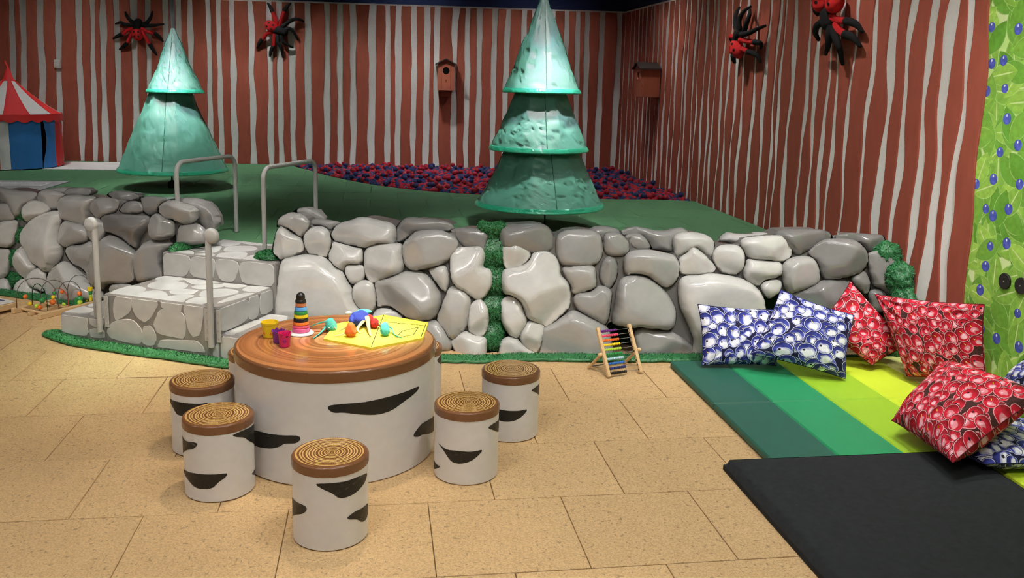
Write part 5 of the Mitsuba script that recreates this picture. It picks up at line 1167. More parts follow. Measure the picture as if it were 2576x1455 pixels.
# ================================================================== ABACUS
ab = thing('abacus', 'wooden standing abacus with ten rows of coloured beads in front of the stone wall', 'abacus')
d, b = np.array([0.9501, 0.3119, 0]), np.array([-0.3119, 0.9501, 0])
A0, width, Lr, lean = np.array([1.2126, 4.3698, 0.004]), 0.203, 0.272, math.radians(30)
up = b * math.sin(lean) + np.array([0, 0, math.cos(lean)])
nrm = np.cross(d, up)
for k in (0, 1):
    M = frame(A0 + d * width * k + up * (Lr / 2 + 0.006), d, nrm, up)
    M = frame(A0 + d * width * k + up * (Lr / 2 + 0.006), d, np.cross(up, d), up)
    put('side_rail', placed(bevel_box(0.018, 0.022, Lr, 0.003), M), 'pine', ab)
    foot = A0 + d * (width * k + (0.016 if k else -0.016)) + b * 0.185 - A0[2] * np.array([0, 0, 1])
    top = A0 + d * (width * k + (0.016 if k else -0.016)) + up * 0.130
    foot[2] = 0.008
    put('back_leg', sweep([foot, foot * 0.5 + top * 0.5, top], 0.0085, 10), 'pine', ab, smooth=50)
    put('knob', rod(A0 + d * (width * k + (-0.012 if k == 0 else 0.012)) + up * 0.130, A0 + d * (width * k + (-0.032 if k == 0 else 0.032)) + up * 0.130, 0.010, 14), 'pine', ab, smooth=40)
put('cross_bar', rod(A0 + b * 0.18 - d * 0.014 + np.array([0, 0, 0.012]), A0 + b * 0.18 + d * (width + 0.014) + np.array([0, 0, 0.012]), 0.0035, 8), 'wire_grey', ab, smooth=True)
bead = mikit.ply(ball(1.0, 1), 'paint_red', True)
for i, col in enumerate(['purple', 'pink', 'orange', 'yellow', 'lime', 'green', 'sky', 'blue', 'navy_bead', 'black']):
    s = Lr - 0.018 - i * 0.0255
    p0 = A0 + up * s
    put('wire', rod(p0 + d * 0.008, p0 + d * (width - 0.008), 0.0011, 6), 'steel', ab, smooth=True)
    put('peg', rod(p0 + d * (width - 0.011) - np.cross(up, d) * 0.0, p0 + d * (width - 0.0085), 0.0042, 10), 'paint_black', ab, smooth=40)
    shift = 0.0
    for j in range(10):
        c = p0 + d * (0.0155 + shift + j * 0.0108)
        put('bead', bead, f'paint_{col}', ab, m=T(frame(c, d * 0.0053, np.cross(up, d) * 0.0078, up * 0.0078)))

# ================================================================== TOYS ON THE LEFT
bm = thing('bead_maze', 'wooden bead maze toy with bent wires and bright beads on the floor at the left', 'toy')
ra, rb = np.array([-2.283, 5.895, 0.0]), np.array([-2.074, 5.744, 0.0])
dv = np.array([0.565, 0.815, 0.0])
dv /= np.linalg.norm(dv)
ac = (rb - ra) / np.linalg.norm(rb - ra)
for o, ln in ((ra, 0.30), (rb, 0.40)):
    put('rail', placed(bevel_box(0.032, ln, 0.034, 0.003), frame(o + dv * (ln / 2 - 0.02) + np.array([0, 0, 0.018]), ac, np.cross([0, 0, 1], ac))), 'pine', bm)
put('rail', placed(bevel_box(0.022, 0.26, 0.022, 0.003), frame((ra + rb) / 2 + dv * 0.13 + np.array([0, 0, 0.012]), ac, np.cross([0, 0, 1], ac))), 'pine', bm)
for s, z in ((0.035, 0.024), (0.20, 0.024)):
    put('dowel', rod(ra + dv * s + np.array([0, 0, z]), rb + dv * s + np.array([0, 0, z]), 0.0085, 10), 'pine', bm, smooth=40)


def arch(p, q, h, m, n=14):
    p, q = np.array(p), np.array(q)
    pts = [p + (q - p) * (0.5 - 0.5 * math.cos(math.pi * t)) + np.array([0, 0, h * math.sin(math.pi * t) ** 0.6]) for t in np.linspace(0, 1, n)]
    put('wire', sweep(pts, 0.0024, 6), m, bm, smooth=True)


base = lambda s, t, z=0.036: ra + (rb - ra) * t + dv * s + np.array([0, 0, z])
arch(base(0.00, 0.05), base(0.12, 1.0), 0.20, 'wire_grey')
arch(base(0.10, 0.10), base(0.06, 0.90), 0.155, 'green_dark')
arch(base(0.14, 0.2), base(0.24, 0.75), 0.16, 'wire_grey')
arch(base(0.24, 0.15), base(0.20, 0.95), 0.10, 'paint_red')
arch(base(0.20, 0.55), base(0.30, 0.95), 0.15, 'wire_grey')
arch(base(0.26, 0.6), base(0.37, 1.0), 0.18, 'wire_grey')
for s, t, z, r, col in ((0.02, 0.30, 0.115, 0.0145, 'orange'), (0.03, 0.40, 0.070, 0.013, 'yellow'), (0.05, 0.55, 0.055, 0.015, 'lime'), (0.05, 0.66, 0.052, 0.015, 'orange'), (0.09, 0.55, 0.085, 0.017, 'green'), (0.13, 0.72, 0.070, 0.018, 'orange'),
                        (0.14, 0.70, 0.100, 0.013, 'yellow'), (0.15, 0.70, 0.125, 0.012, 'green'), (0.22, 0.62, 0.115, 0.0125, 'orange'), (0.17, 0.92, 0.055, 0.012, 'lime'), (0.29, 0.92, 0.100, 0.0155, 'orange'), (0.29, 0.92, 0.065, 0.019, 'green'), (0.28, 0.97, 0.045, 0.016, 'lime')):
    put('bead', moved(ball(r, 2), *base(s, t, z)), f'paint_{col}', bm, smooth=True)
for z, r, h, col in ((0.040, 0.011, 0.022, 'yellow'), (0.062, 0.012, 0.020, 'lime'), (0.082, 0.012, 0.026, 'green'), (0.108, 0.018, 0.024, 'yellow')):
    put('bead', moved(lathe([(0.0, 0), (r - 0.002, 0), (r, 0.002), (r, h - 0.002), (r - 0.002, h), (0.0, h)], 20), *base(0.36, 0.98, z)), f'paint_{col}', bm, smooth=40)
blocks = [(-1.955, 6.03, 0.030, 0.020, 0.060, 'green', 'green wooden toy block standing right of the bead maze'), (-1.905, 6.07, 0.014, 0.014, 0.055, 'yellow', 'yellow wooden toy block standing right of the green block'), (-1.885, 6.14, 0.026, 0.012, 0.050, 'green', 'small tilted green toy block behind the yellow block'),
          (-1.860, 6.10, 0.013, 0.013, 0.055, 'pink', 'pink toy peg between the yellow block and the dark pegs'), (-1.800, 6.16, 0.016, 0.014, 0.050, 'navy_bead', 'dark toy peg behind the side step'), (-1.815, 6.13, 0.012, 0.012, 0.030, 'hotpink', 'hot pink toy peg beside the dark peg'), (-1.745, 6.20, 0.013, 0.013, 0.042, 'magenta', 'magenta toy peg, rightmost of the small toys behind the side step')]
for x, y, a, c, h, col, lab in blocks:
    put('toy_block', moved(bevel_box(a, c, h, 0.003), x, y, h / 2 + 0.001), f'paint_{col}', label=lab, cat='toy block')
cart = thing('toy_cart', 'flat wooden toy cart with bright painted top and black wheel at the left edge', 'toy')
cx = np.array([-2.47, 5.93, 0.0])
CM = frame(cx + np.array([0, 0, 0.040]), ac, np.cross([0, 0, 1], ac))
put('bed', placed(bevel_box(0.28, 0.24, 0.040, 0.005), CM), 'pine', cart)
tilt = frame(cx + np.array([0, 0, 0.064]), ac, np.cross([0, 0, 1], ac))
put('top_panel', placed(bevel_box(0.26, 0.22, 0.008, 0.003), tilt), 'paint_white', cart)
for (u, w, a, c, col) in ((-0.06, -0.06, 0.10, 0.05, 'lime'), (0.05, -0.07, 0.10, 0.04, 'pink'), (-0.02, 0.0, 0.16, 0.035, 'yellow'), (-0.05, 0.07, 0.10, 0.03, 'orange'), (0.04, 0.075, 0.06, 0.018, 'navy_bead')):
    put('painted_shape', placed(moved(bevel_box(a, c, 0.0016, 0.0005), u, w, 0.0048), tilt), f'paint_{col}', cart)
for u in (-0.10, 0.06):
    put('wheel', placed(lathe([(0.0, -0.011), (0.020, -0.011), (0.025, -0.007), (0.025, 0.007), (0.020, 0.011), (0.0, 0.011)], 28), frame(cx + ac * u - dv * 0.133 + np.array([0, 0, 0.0255]), [0, 0, 1], ac)), 'bark_black', cart, smooth=40)
    put('wheel', placed(lathe([(0.0, -0.011), (0.020, -0.011), (0.025, -0.007), (0.025, 0.007), (0.020, 0.011), (0.0, 0.011)], 28), frame(cx + ac * u + dv * 0.133 + np.array([0, 0, 0.0255]), [0, 0, 1], ac)), 'bark_black', cart, smooth=40)

# ================================================================== MATS AND CUSHIONS
for k, (y0, y1, lab, x0, first) in enumerate([(3.886, 4.535, 'folding play mat in five greens by the stone wall, under the cushions', 1.60, 0), (3.245, 3.880, 'folding play mat in five greens next to the black mat', 1.60, 0), (2.60, 3.235, 'end of a green play mat showing right of the black mat under the cushions', 2.49, 2)]):
    t = thing('play_mat', lab, 'mat')
    for i in range(first, 5):
        xa = max(x0, 1.60 + 0.302 * i)
        xb = min(1.60 + 0.302 * (i + 1), RIGHT_X - 0.03)
        if xb - xa > 0.02:
            put('mat_section', moved(bevel_box(xb - xa - 0.0015, y1 - y0, 0.036, 0.007), (xa + xb) / 2, (y0 + y1) / 2, 0.019), f'mat_green_{i}', t, label=['dark green section', 'mid green section', 'lime green section', 'yellow green section', 'pale yellow section'][i])
bmat = thing('floor_mat', 'thick black cloth covered mat on the floor in the right foreground', 'mat')
x0, x1, y0, y1, h = 1.395, 2.475, 1.60, 3.242, 0.055
nx, ny = 60, 90
gx, gy = np.meshgrid(np.linspace(0, 1, nx), np.linspace(0, 1, ny))
e = np.minimum.reduce([gx * (x1 - x0), (1 - gx) * (x1 - x0), gy * (y1 - y0), (1 - gy) * (y1 - y0)])
zt = h * (1 - np.clip(1 - e / 0.035, 0, 1) ** 2.5 * 0.6)
P3 = np.c_[(x0 + gx * (x1 - x0)).ravel(), (y0 + gy * (y1 - y0)).ravel(), zt.ravel()]
P3[:, 2] += (meshkit.fbm(np.c_[P3[:, 0] * 3.0, P3[:, 1] * 14, np.zeros(len(P3))], 3, 2) - 0.5) * 0.005 * np.clip(e.ravel() / 0.05, 0, 1)
f = [[j * nx + i, j * nx + i + 1, (j + 1) * nx + i + 1, (j + 1) * nx + i] for j in range(ny - 1) for i in range(nx - 1)]
topm = trimesh.Trimesh(P3, trimesh.geometry.triangulate_quads(f), process=False)
rim_i = [i for i in range(nx)] + [j * nx + nx - 1 for j in range(1, ny)] + [(ny - 1) * nx + i for i in range(nx - 2, -1, -1)] + [j * nx for j in range(ny - 2, 0, -1)]
rv = np.vstack([P3[rim_i], P3[rim_i] * [1, 1, 0] + [0, 0, 0.002]])
nr = len(rim_i)
rf = [[i, nr + i, nr + (i + 1) % nr, (i + 1) % nr] for i in range(nr)]
side = trimesh.Trimesh(rv, trimesh.geometry.triangulate_quads(rf), process=False)
put('cover', cat(topm, side), 'black_cloth', bmat, smooth=50)


def cushion(label, corners, thick, m, seed, back=None, ear=0.06, wrinkle=0.006, sag=0.02, turn=0.0, rest=0.04):
    """A soft filled cushion on four corners (in order): a curved sheet filled out on both sides, with pinched corners and wrinkles."""
    A, B, C, D = (np.array(c, float) for c in corners)
    n = 56
    u, v = np.meshgrid(np.linspace(-1, 1, n), np.linspace(-1, 1, n))
    bl = lambda s, t: (A[None] * ((1 - s) * (1 - t))[:, None] + B[None] * (s * (1 - t))[:, None] + C[None] * (s * t)[:, None] + D[None] * ((1 - s) * t)[:, None])
    uu, vv = u.ravel(), v.ravel()
    pin = lambda a, b: a * (1 - ear * (1 - b ** 2) * np.abs(a) ** 3)
    p = bl((pin(uu, vv) + 1) / 2, (pin(vv, uu) + 1) / 2)
    nr_ = np.cross(C - A, D - B)
    nr_ = nr_ / np.linalg.norm(nr_)
    if nr_ @ (EYE - (A + B + C + D) / 4) < 0:
        nr_ = -nr_
    full = np.sqrt(np.clip((1 - np.abs(uu) ** 2.6) * (1 - np.abs(vv) ** 2.6), 0, 1))
    size = max(np.linalg.norm(B - A), np.linalg.norm(D - A))
    tex = np.c_[uu * np.linalg.norm(B - A) / 2, vv * np.linalg.norm(D - A) / 2]
    ct, st_ = math.cos(turn), math.sin(turn)
    tex = np.c_[tex[:, 0] * ct - tex[:, 1] * st_, tex[:, 0] * st_ + tex[:, 1] * ct] + seed * 1.37
    w = (meshkit.fbm(np.c_[uu * 2.2, vv * 2.2, np.full(n * n, seed * 3.1)], 4, seed) - 0.5) * 2
    # creases running in from the corners
    for cu, cv in ((-1, -1), (1, -1), (1, 1), (-1, 1)):
        rr = np.hypot(uu - cu, vv - cv)
        an = np.arctan2(vv - cv, uu - cu)
        w += 0.9 * np.sin(an * 13 + seed) * np.exp(-((rr - 0.45) / 0.3) ** 2)
    out = []
    edge = np.clip((1 - np.maximum(np.abs(uu), np.abs(vv))) * 6, 0, 1)
    for sgn in (1, -1):
        q = p + sgn * nr_ * (thick / 2 * full + wrinkle * w * edge)[:, None]
        q[:, 2] = np.maximum(q[:, 2], rest)
        out.append(q)
    f = np.array([[j * n + i, j * n + i + 1, (j + 1) * n + i + 1, (j + 1) * n + i] for j in range(n - 1) for i in range(n - 1)])
    f = trimesh.geometry.triangulate_quads(f)
    fr = trimesh.Trimesh(out[0], f, process=False)
    if fr.face_normals.mean(0) @ nr_ < 0:
        f = f[:, ::-1]
    t = thing('cushion', label, 'cushion')
    put('front', trimesh.Trimesh(out[0], f, process=False), m, t, smooth=True, uv=tex)
    put('back', trimesh.Trimesh(out[1], f[:, ::-1], process=False), back or m, t, smooth=True, uv=tex + 5.3)
    loop = [i for i in range(n)] + [j * n + n - 1 for j in range(1, n)] + [(n - 1) * n + i for i in range(n - 2, -1, -1)] + [j * n for j in range(n - 2, 0, -1)]
    ring_ = np.vstack([(out[0] + out[1])[loop] / 2, (out[0] + out[1])[loop[:1]] / 2])
    put('seam', sweep(ring_, 0.0022, 6), 'red_seam' if m.startswith('red') else 'blue_seam', t, smooth=True)


cushion('blue bilberry print cushion with black back, leftmost, leaning on the stone wall', [(1.738, 4.53, 0.36), (2.225, 4.50, 0.33), (2.14, 4.36, 0.055), (1.731, 4.395, 0.055)], 0.16, 'blueberry_cloth', 1, 'black_cloth')
cushion('dark red lingonberry print cushion with a corner pointing up, behind the blue one', [(2.620, 4.52, 0.485), (2.880, 4.31, 0.165), (2.645, 4.27, 0.075), (2.40, 4.45, 0.25)], 0.14, 'redberry_cloth', 3)
cushion('blue bilberry print cushion standing on a corner in front of the leftmost one', [(2.150, 4.40, 0.470), (2.485, 4.22, 0.370), (2.415, 4.13, 0.055), (1.950, 4.28, 0.150)], 0.17, 'blueberry_cloth', 2)
cushion('creased red lingonberry print cushion propped in the corner against the leaf mural', [(2.725, 4.44, 0.43), (2.935, 3.83, 0.525), (2.935, 3.745, 0.13), (2.745, 4.10, 0.07)], 0.16, 'redberry_cloth', 5, wrinkle=0.012)
cushion('blue bilberry print cushion lying flat under the large red cushion by the photo edge', [(2.34, 3.40, 0.10), (2.37, 2.985, 0.10), (2.93, 2.92, 0.10), (2.93, 3.38, 0.105)], 0.12, 'blueberry_cloth', 7)
cushion('blue bilberry print cushion against the leaf mural, cut by the right edge', [(2.93, 3.70, 0.13), (2.93, 3.52, 0.345), (2.93, 3.28, 0.36), (2.90, 3.25, 0.12)], 0.12, 'blueberry_cloth', 8)
cushion('large bright red lingonberry print cushion nearest the camera, lying tilted', [(2.632, 3.645, 0.305), (2.640, 3.035, 0.365), (2.195, 2.935, 0.135), (2.235, 3.415, 0.115)], 0.19, 'redberry_cloth', 6)

# ================================================================== FABRIC TREES
def tree(label, cx, cy, tiers, seed, group=None):
    t = thing('fabric_tree', label, 'tree')
    for k, (ox, z0, r0, z1, r1) in enumerate(tiers):
        n, m = 128, 40
        rr = np.random.default_rng(seed + k)
        ph = rr.uniform(0, 6.28, 6)
        a = np.arange(n) * 2 * np.pi / n
        V, UV = [], []
        for i in range(m):
            s = i / (m - 1)
            z = z1 + (z0 - z1) * s
            r = r1 + (r0 - r1) * s
            fold = 0.030 * np.sin(5 * a + ph[0]) + 0.022 * np.sin(8 * a + ph[1] + 1.5 * s) + 0.012 * np.sin(13 * a + ph[2])
            ns_ = 7
            aa = np.mod(a - 0.37 - 0.2 * k, 2 * np.pi / ns_) - np.pi / ns_
            poly = math.cos(math.pi / ns_) / np.cos(aa)
            mixp = 0.75 * (1 - s ** 3)
            rad = r * (1 - mixp + mixp * poly * 1.02) * (1 + 0.6 * fold * (1 - s) ** 0.35 * min(1, s * 4) * (1.4 - s))
            V.append(np.c_[rad * np.cos(a), rad * np.sin(a), np.full(n, z)])
            UV.append(np.c_[a * max(r, 0.02), np.full(n, z)])
        V = np.vstack(V)
        UV = np.vstack(UV)
        nn = V * [1, 1, 0]
        nn /= np.linalg.norm(nn, axis=1, keepdims=True) + 1e-9
        soft = meshkit.fbm(np.c_[V[:, :2] * 7, V[:, 2:] * 5] + seed, 3, seed) - 0.5
        cr = np.abs(meshkit.fbm(np.c_[V[:, :2] * 9, V[:, 2:] * 12] + 3.3 * k, 3, seed + 9) - 0.5)
        keep = np.clip((z1 - V[:, 2]) / 0.10, 0, 1) * np.clip((V[:, 2] - z0) / 0.04, 0, 1)
        V += nn * (soft * 0.030 - np.clip(0.05 - cr, 0, 1) * 0.22)[:, None] * keep[:, None]
        V += [cx + ox, cy, 0]
        f = [[i * n + j, (i + 1) * n + j, (i + 1) * n + (j + 1) % n, i * n + (j + 1) % n] for i in range(m - 1) for j in range(n)]
        g = put('tier', trimesh.Trimesh(V, trimesh.geometry.triangulate_quads(f), process=False), 'spruce_fabric', t, smooth=True, uv=UV)
        band, hm = [], 10
        an = np.arange(160) * 2 * np.pi / 160
        for i, (dr_, dz) in enumerate([(0.000, 0.032), (0.006, 0.026), (0.009, 0.014), (0.008, 0.002), (0.003, -0.004), (-0.004, 0.0), (-0.006, 0.012)]):
            cr_ = 0.004 * (meshkit.noise(np.c_[an * 34, np.full(160, i * 1.7 + seed), an * 0]) - 0.5)
            rad = r0 + dr_ + cr_ - 0.03 * (r0 - r1) / max(z1 - z0, 0.1) * max(dz, 0) / 0.03
            band.append(np.c_[rad * np.cos(an), rad * np.sin(an), np.full(160, z0 + dz)])
        B = np.vstack(band) + [cx + ox, cy, 0]
        f = [[i * 160 + j, (i + 1) * 160 + j, (i + 1) * 160 + (j + 1) % 160, i * 160 + (j + 1) % 160] for i in range(6) for j in range(160)]
        put('hem', trimesh.Trimesh(B, trimesh.geometry.triangulate_quads(f), process=False), 'spruce_hem', g, smooth=False)
        for j in range(4):
            jj = int((0.745 + 0.25 * j + 0.012 * k) * n) % n
            line = np.array([V[i * n + jj] for i in range(1, m)])
            put('seam', sweep(line[::2] + 0.0015 * np.array([math.cos(a[jj]), math.sin(a[jj]), 0]), 0.0030, 6), 'spruce_seam', g, smooth=True)
    return t


t = tree('tall hanging fabric spruce with two tiers, left of the ball pit over the platform', -1.93, 8.87, [(0.035, 1.352, 0.255, 1.945, 0.016), (-0.005, 0.612, 0.502, 1.62, 0.085)], 40)
put('hanging_strap', sweep([(-1.895, 8.87, 1.93), (-1.897, 8.87, 2.3), (-1.90, 8.87, 2.75), (-1.90, 8.87, 3.15)], 0.022, 10, flat=0.5, up=(0, 1, 0)), 'black_cord', t, smooth=50)
put('ground_weight', moved(lathe([(0.0, 0), (0.035, 0), (0.042, 0.01), (0.036, 0.05), (0.014, 0.07), (0.0, 0.072)], 24), -1.955, 8.87, PZ), 'black_cord', t, smooth=40)
put('ground_strap', rod((-1.955, 8.87, PZ + 0.05), (-1.93, 8.87, 1.55), 0.008, 8), 'black_cord', t, smooth=True)
t = tree('large hanging fabric spruce with three tiers, in front of the ball pit', 1.200, 6.55, [(0.0, 1.462, 0.287, 2.150, 0.020), (-0.010, 1.040, 0.368, 1.62, 0.130), (0.010, 0.622, 0.482, 1.16, 0.225)], 60)
put('hanging_strap', rod((1.20, 6.55, 2.12), (1.20, 6.55, 3.15), 0.010, 8), 'black_cord', t, smooth=True)
put('ground_strap', rod((1.258, 6.55, PZ), (1.22, 6.55, 1.4), 0.006, 8), 'black_cord', t, smooth=True)

# ================================================================== BALL PIT
R = 0.0285
inner = pit.buffer(-R - 0.004).intersection(Polygon([(-1.2, 8), (RIGHT_X - R - 0.022, 8), (RIGHT_X - R - 0.022, back_y(RIGHT_X) - R - 0.02), (-1.2, back_y(-1.2) - R - 0.02)]))
surface = lambda x, y: 0.448 + 0.030 * (meshkit.fbm(np.c_[x * 1.3, y * 1.3, x * 0], 2, 3) - 0.5) + 0.010 * np.clip((y - 8.6) / 2, 0, 1) - 0.012 * np.clip((8.7 - y) * 2, 0, 1)
balls = []
for lay in range(3):
    st_ = 0.0585
    xs, ys = np.meshgrid(np.arange(-1.0, 3.05, st_), np.arange(8.2, 11.4, st_ * 0.866))
    xs = xs + (np.arange(len(xs))[:, None] % 2) * st_ / 2 + 0.028 * (lay % 2)
    g = np.c_[xs.ravel() + rng.normal(0, 0.004, xs.size), ys.ravel() + rng.normal(0, 0.004, xs.size) + 0.016 * (lay % 2)]
    if lay == 2:
        g = g[rng.random(len(g)) < 0.10]
    ok = shapely.contains_xy(inner, g[:, 0], g[:, 1])
    g = g[ok]
    zz_ = surface(g[:, 0], g[:, 1]) + (0, -0.043, 0.040)[lay] + rng.normal(0, 0.006 if lay < 2 else 0.003, len(g)) - R * 0.6
    balls += [(x, y, z_, lay) for (x, y), z_ in zip(g, zz_)]
order = sorted(range(len(balls)), key=lambda i: (balls[i][3] == 1, math.hypot(balls[i][0], balls[i][1])))
hidden = lambda x, y: 0.78 < (x - y * 1.195 / 6.55 * 1.0) + 0.0 > 9          # nothing is hidden by default
shape_ball = mikit.ply(ball(R, 2), 'ball_red', True)
far = {'red': [], 'blue': []}
used = 0
for i in order:
    x, y, z_, lay = balls[i]
    col = 'red' if rng.random() < 0.52 else 'blue'
    dx = x / y - 1.2 / 6.55                                   # behind the large tree nothing shows
    if used < 296 and lay != 1 and not (abs(dx) < 0.062):
        put('pit_ball', shape_ball, f'ball_{col}', label=f'glossy {col} plastic ball near the front edge of the ball pit', cat='ball', group=f'{col} balls in the ball pit', m=T().translate([x, y, z_]))
        used += 1
    else:
        far[col].append((x, y, z_))
for col in ('red', 'blue'):
    b0 = ball(R, 1)
    P_ = np.array(far[col])
    V = (b0.vertices[None] + P_[:, None]).reshape(-1, 3)
    F = (b0.faces[None] + (np.arange(len(P_)) * len(b0.vertices))[:, None, None]).reshape(-1, 3)
    put('pit_balls', trimesh.Trimesh(V, F, process=False), f'ball_{col}', smooth=True, label=f'mass of {col} plastic balls farther back in the ball pit', cat='balls', kind='stuff')

# ================================================================== TENT, RUGS, SWITCH
tent = thing('play_tent', 'red, white and blue round circus play tent at the left by the striped wall', 'tent')
tc, tr, ze, zp = np.array([-4.06, 10.72]), 0.50, 1.035, 1.44
N = 12
ang = lambda k: (k + 0.5) * 2 * math.pi / N - 0.05
for k in range(N):
    rows = []
    for i in range(9):
        s = i / 8
        r = tr * 1.03 * s + 0.03 * (1 - s)
        z = zp - (zp - ze) * s - 0.03 * math.sin(math.pi * s)
        rows.append([(tc[0] + r * math.cos(a), tc[1] + r * math.sin(a), z) for a in np.linspace(ang(k), ang(k + 1), 5)])
    V = np.array(rows).reshape(-1, 3)
    f = [[i * 5 + j, (i + 1) * 5 + j, (i + 1) * 5 + j + 1, i * 5 + j + 1] for i in range(8) for j in range(4)]
    put('roof_panel', trimesh.Trimesh(V, trimesh.geometry.triangulate_quads(f), process=False), 'tent_red' if k % 2 else 'tent_white', tent, smooth=True, label=('red' if k % 2 else 'white') + ' roof panel')
    a = np.linspace(ang(k), ang(k + 1), 13)
    rows = []
    for i, dz in enumerate((0.012, -0.02, -0.05)):
        drop = dz - (0.028 * np.abs(np.sin(np.linspace(0, 2 * math.pi, 13) / 1.0 / 2 * 2)) if i == 2 else 0)
        r = tr * 1.035 + 0.004 * i
        rows.append(np.c_[tc[0] + r * np.cos(a), tc[1] + r * np.sin(a), ze + drop * np.ones(13)])
    V = np.vstack(rows)
    f = [[i * 13 + j, (i + 1) * 13 + j, (i + 1) * 13 + j + 1, i * 13 + j + 1] for i in range(2) for j in range(12)]
    put('scallop', trimesh.Trimesh(V, trimesh.geometry.triangulate_quads(f), process=False), 'tent_red', tent, smooth=True)
walls = []
th = lambda px: math.acos(np.clip((px - tc[0]) / tr, -1, 1))
cuts = [(-math.pi, -2.05, 'tent_red', 'red wall panel'), (-2.05, -1.84, 'tent_white', 'white wall panel'), (-1.84, -1.47, 'tent_red', 'red wall panel'), (-1.47, -1.27, 'tent_white', 'white wall panel'), (-1.27, -0.62, 'tent_blue', 'blue door curtain, left half'), (-0.60, -0.20, 'tent_blue', 'blue door curtain, right half'), (-0.20, 0.05, 'tent_red', 'red wall panel'), (0.05, math.pi, 'tent_red', 'red wall panel at the back')]
for c0, c1, m, lab in cuts:
    na, nz = max(6, int((c1 - c0) * 16)), 14
    a = np.linspace(c0, c1, na)
    rows = []
    for i in range(nz):
        s = i / (nz - 1)
        aa = a.copy()
        if 'right half' in lab:
            aa = c0 + (a - c0) + 0.10 * math.sin(math.pi * min(1, s * 1.1)) * (1 - (a - c0) / (c1 - c0))
        r = tr + 0.010 * np.sin(a * 19 + 3 * s) * s + 0.008 * (meshkit.noise(np.c_[a * 14, np.full(na, s * 9), a * 0]) - 0.5)
        rows.append(np.c_[tc[0] + r * np.cos(aa), tc[1] + r * np.sin(aa), np.full(na, ze - (ze - PZ - 0.012) * s)])
    V = np.vstack(rows)
    f = [[i * na + j, (i + 1) * na + j, (i + 1) * na + j + 1, i * na + j + 1] for i in range(nz - 1) for j in range(na - 1)]
    put('wall_panel', trimesh.Trimesh(V, trimesh.geometry.triangulate_quads(f), process=False), m, tent, smooth=True, label=lab)
put('peak', moved(lathe([(0.075, -0.045), (0.050, -0.02), (0.030, 0.05), (0.012, 0.10), (0.0, 0.105)], 24), tc[0], tc[1], zp), 'tent_red', tent, smooth=60)
put('pennant', sweep([(tc[0] + 0.02, tc[1], zp + 0.05), (tc[0], tc[1], zp + 0.10), (tc[0] - 0.025, tc[1], zp + 0.175)], [0.014, 0.012, 0.008], 8), 'tent_red', tent, smooth=True)

put('floor_rug', slab(Polygon([(-3.93, 10.43), (-2.85, 10.37), (-3.06, 11.24), (-3.80, 11.28)]).buffer(-0.01).buffer(0.01).difference(Point(*tc).buffer(tr + 0.004)), PZ, PZ + 0.006), 'rug_white', label='white rug on the platform between the play tent and the small fabric tree', cat='rug')
rug = thing('road_rug', 'grey rug with white road lines on the platform at the left edge', 'rug')
put('pile', slab(Polygon([(-4.7, 9.32), (-3.003, 9.28), (-3.045, 8.40), (-4.7, 8.44)]), PZ, PZ + 0.006), 'rug_grey', rug)
for a, b in (((-4.6, 9.16), (-3.14, 9.13)), ((-4.6, 8.90), (-3.14, 8.885)), ((-3.14, 9.13), (-3.15, 8.885)), ((-3.60, 9.14), (-3.61, 8.89)), ((-4.05, 9.15), (-4.06, 8.90)), ((-3.55, 9.03), (-3.17, 9.02)), ((-3.55, 8.97), (-3.17, 8.96))):
    strip(a, b, 0.022, PZ + 0.006, 'rug_line', rug, 'road_line')
sw = thing('wall_switch', 'small white switch box on the striped wall above the tent', 'switch')
put('box', placed(bevel_box(0.075, 0.10, 0.03, 0.005), frame(CORNER + BT * (-6.82) + BN * 0.031 + np.array([0, 0, 1.60]), BT, [0, 0, 1])), 'paint_white', sw)
put('key', placed(bevel_box(0.05, 0.045, 0.006, 0.002), frame(CORNER + BT * (-6.82) + BN * 0.049 + np.array([0, 0, 1.595]), BT, [0, 0, 1])), 'paint_white', sw)

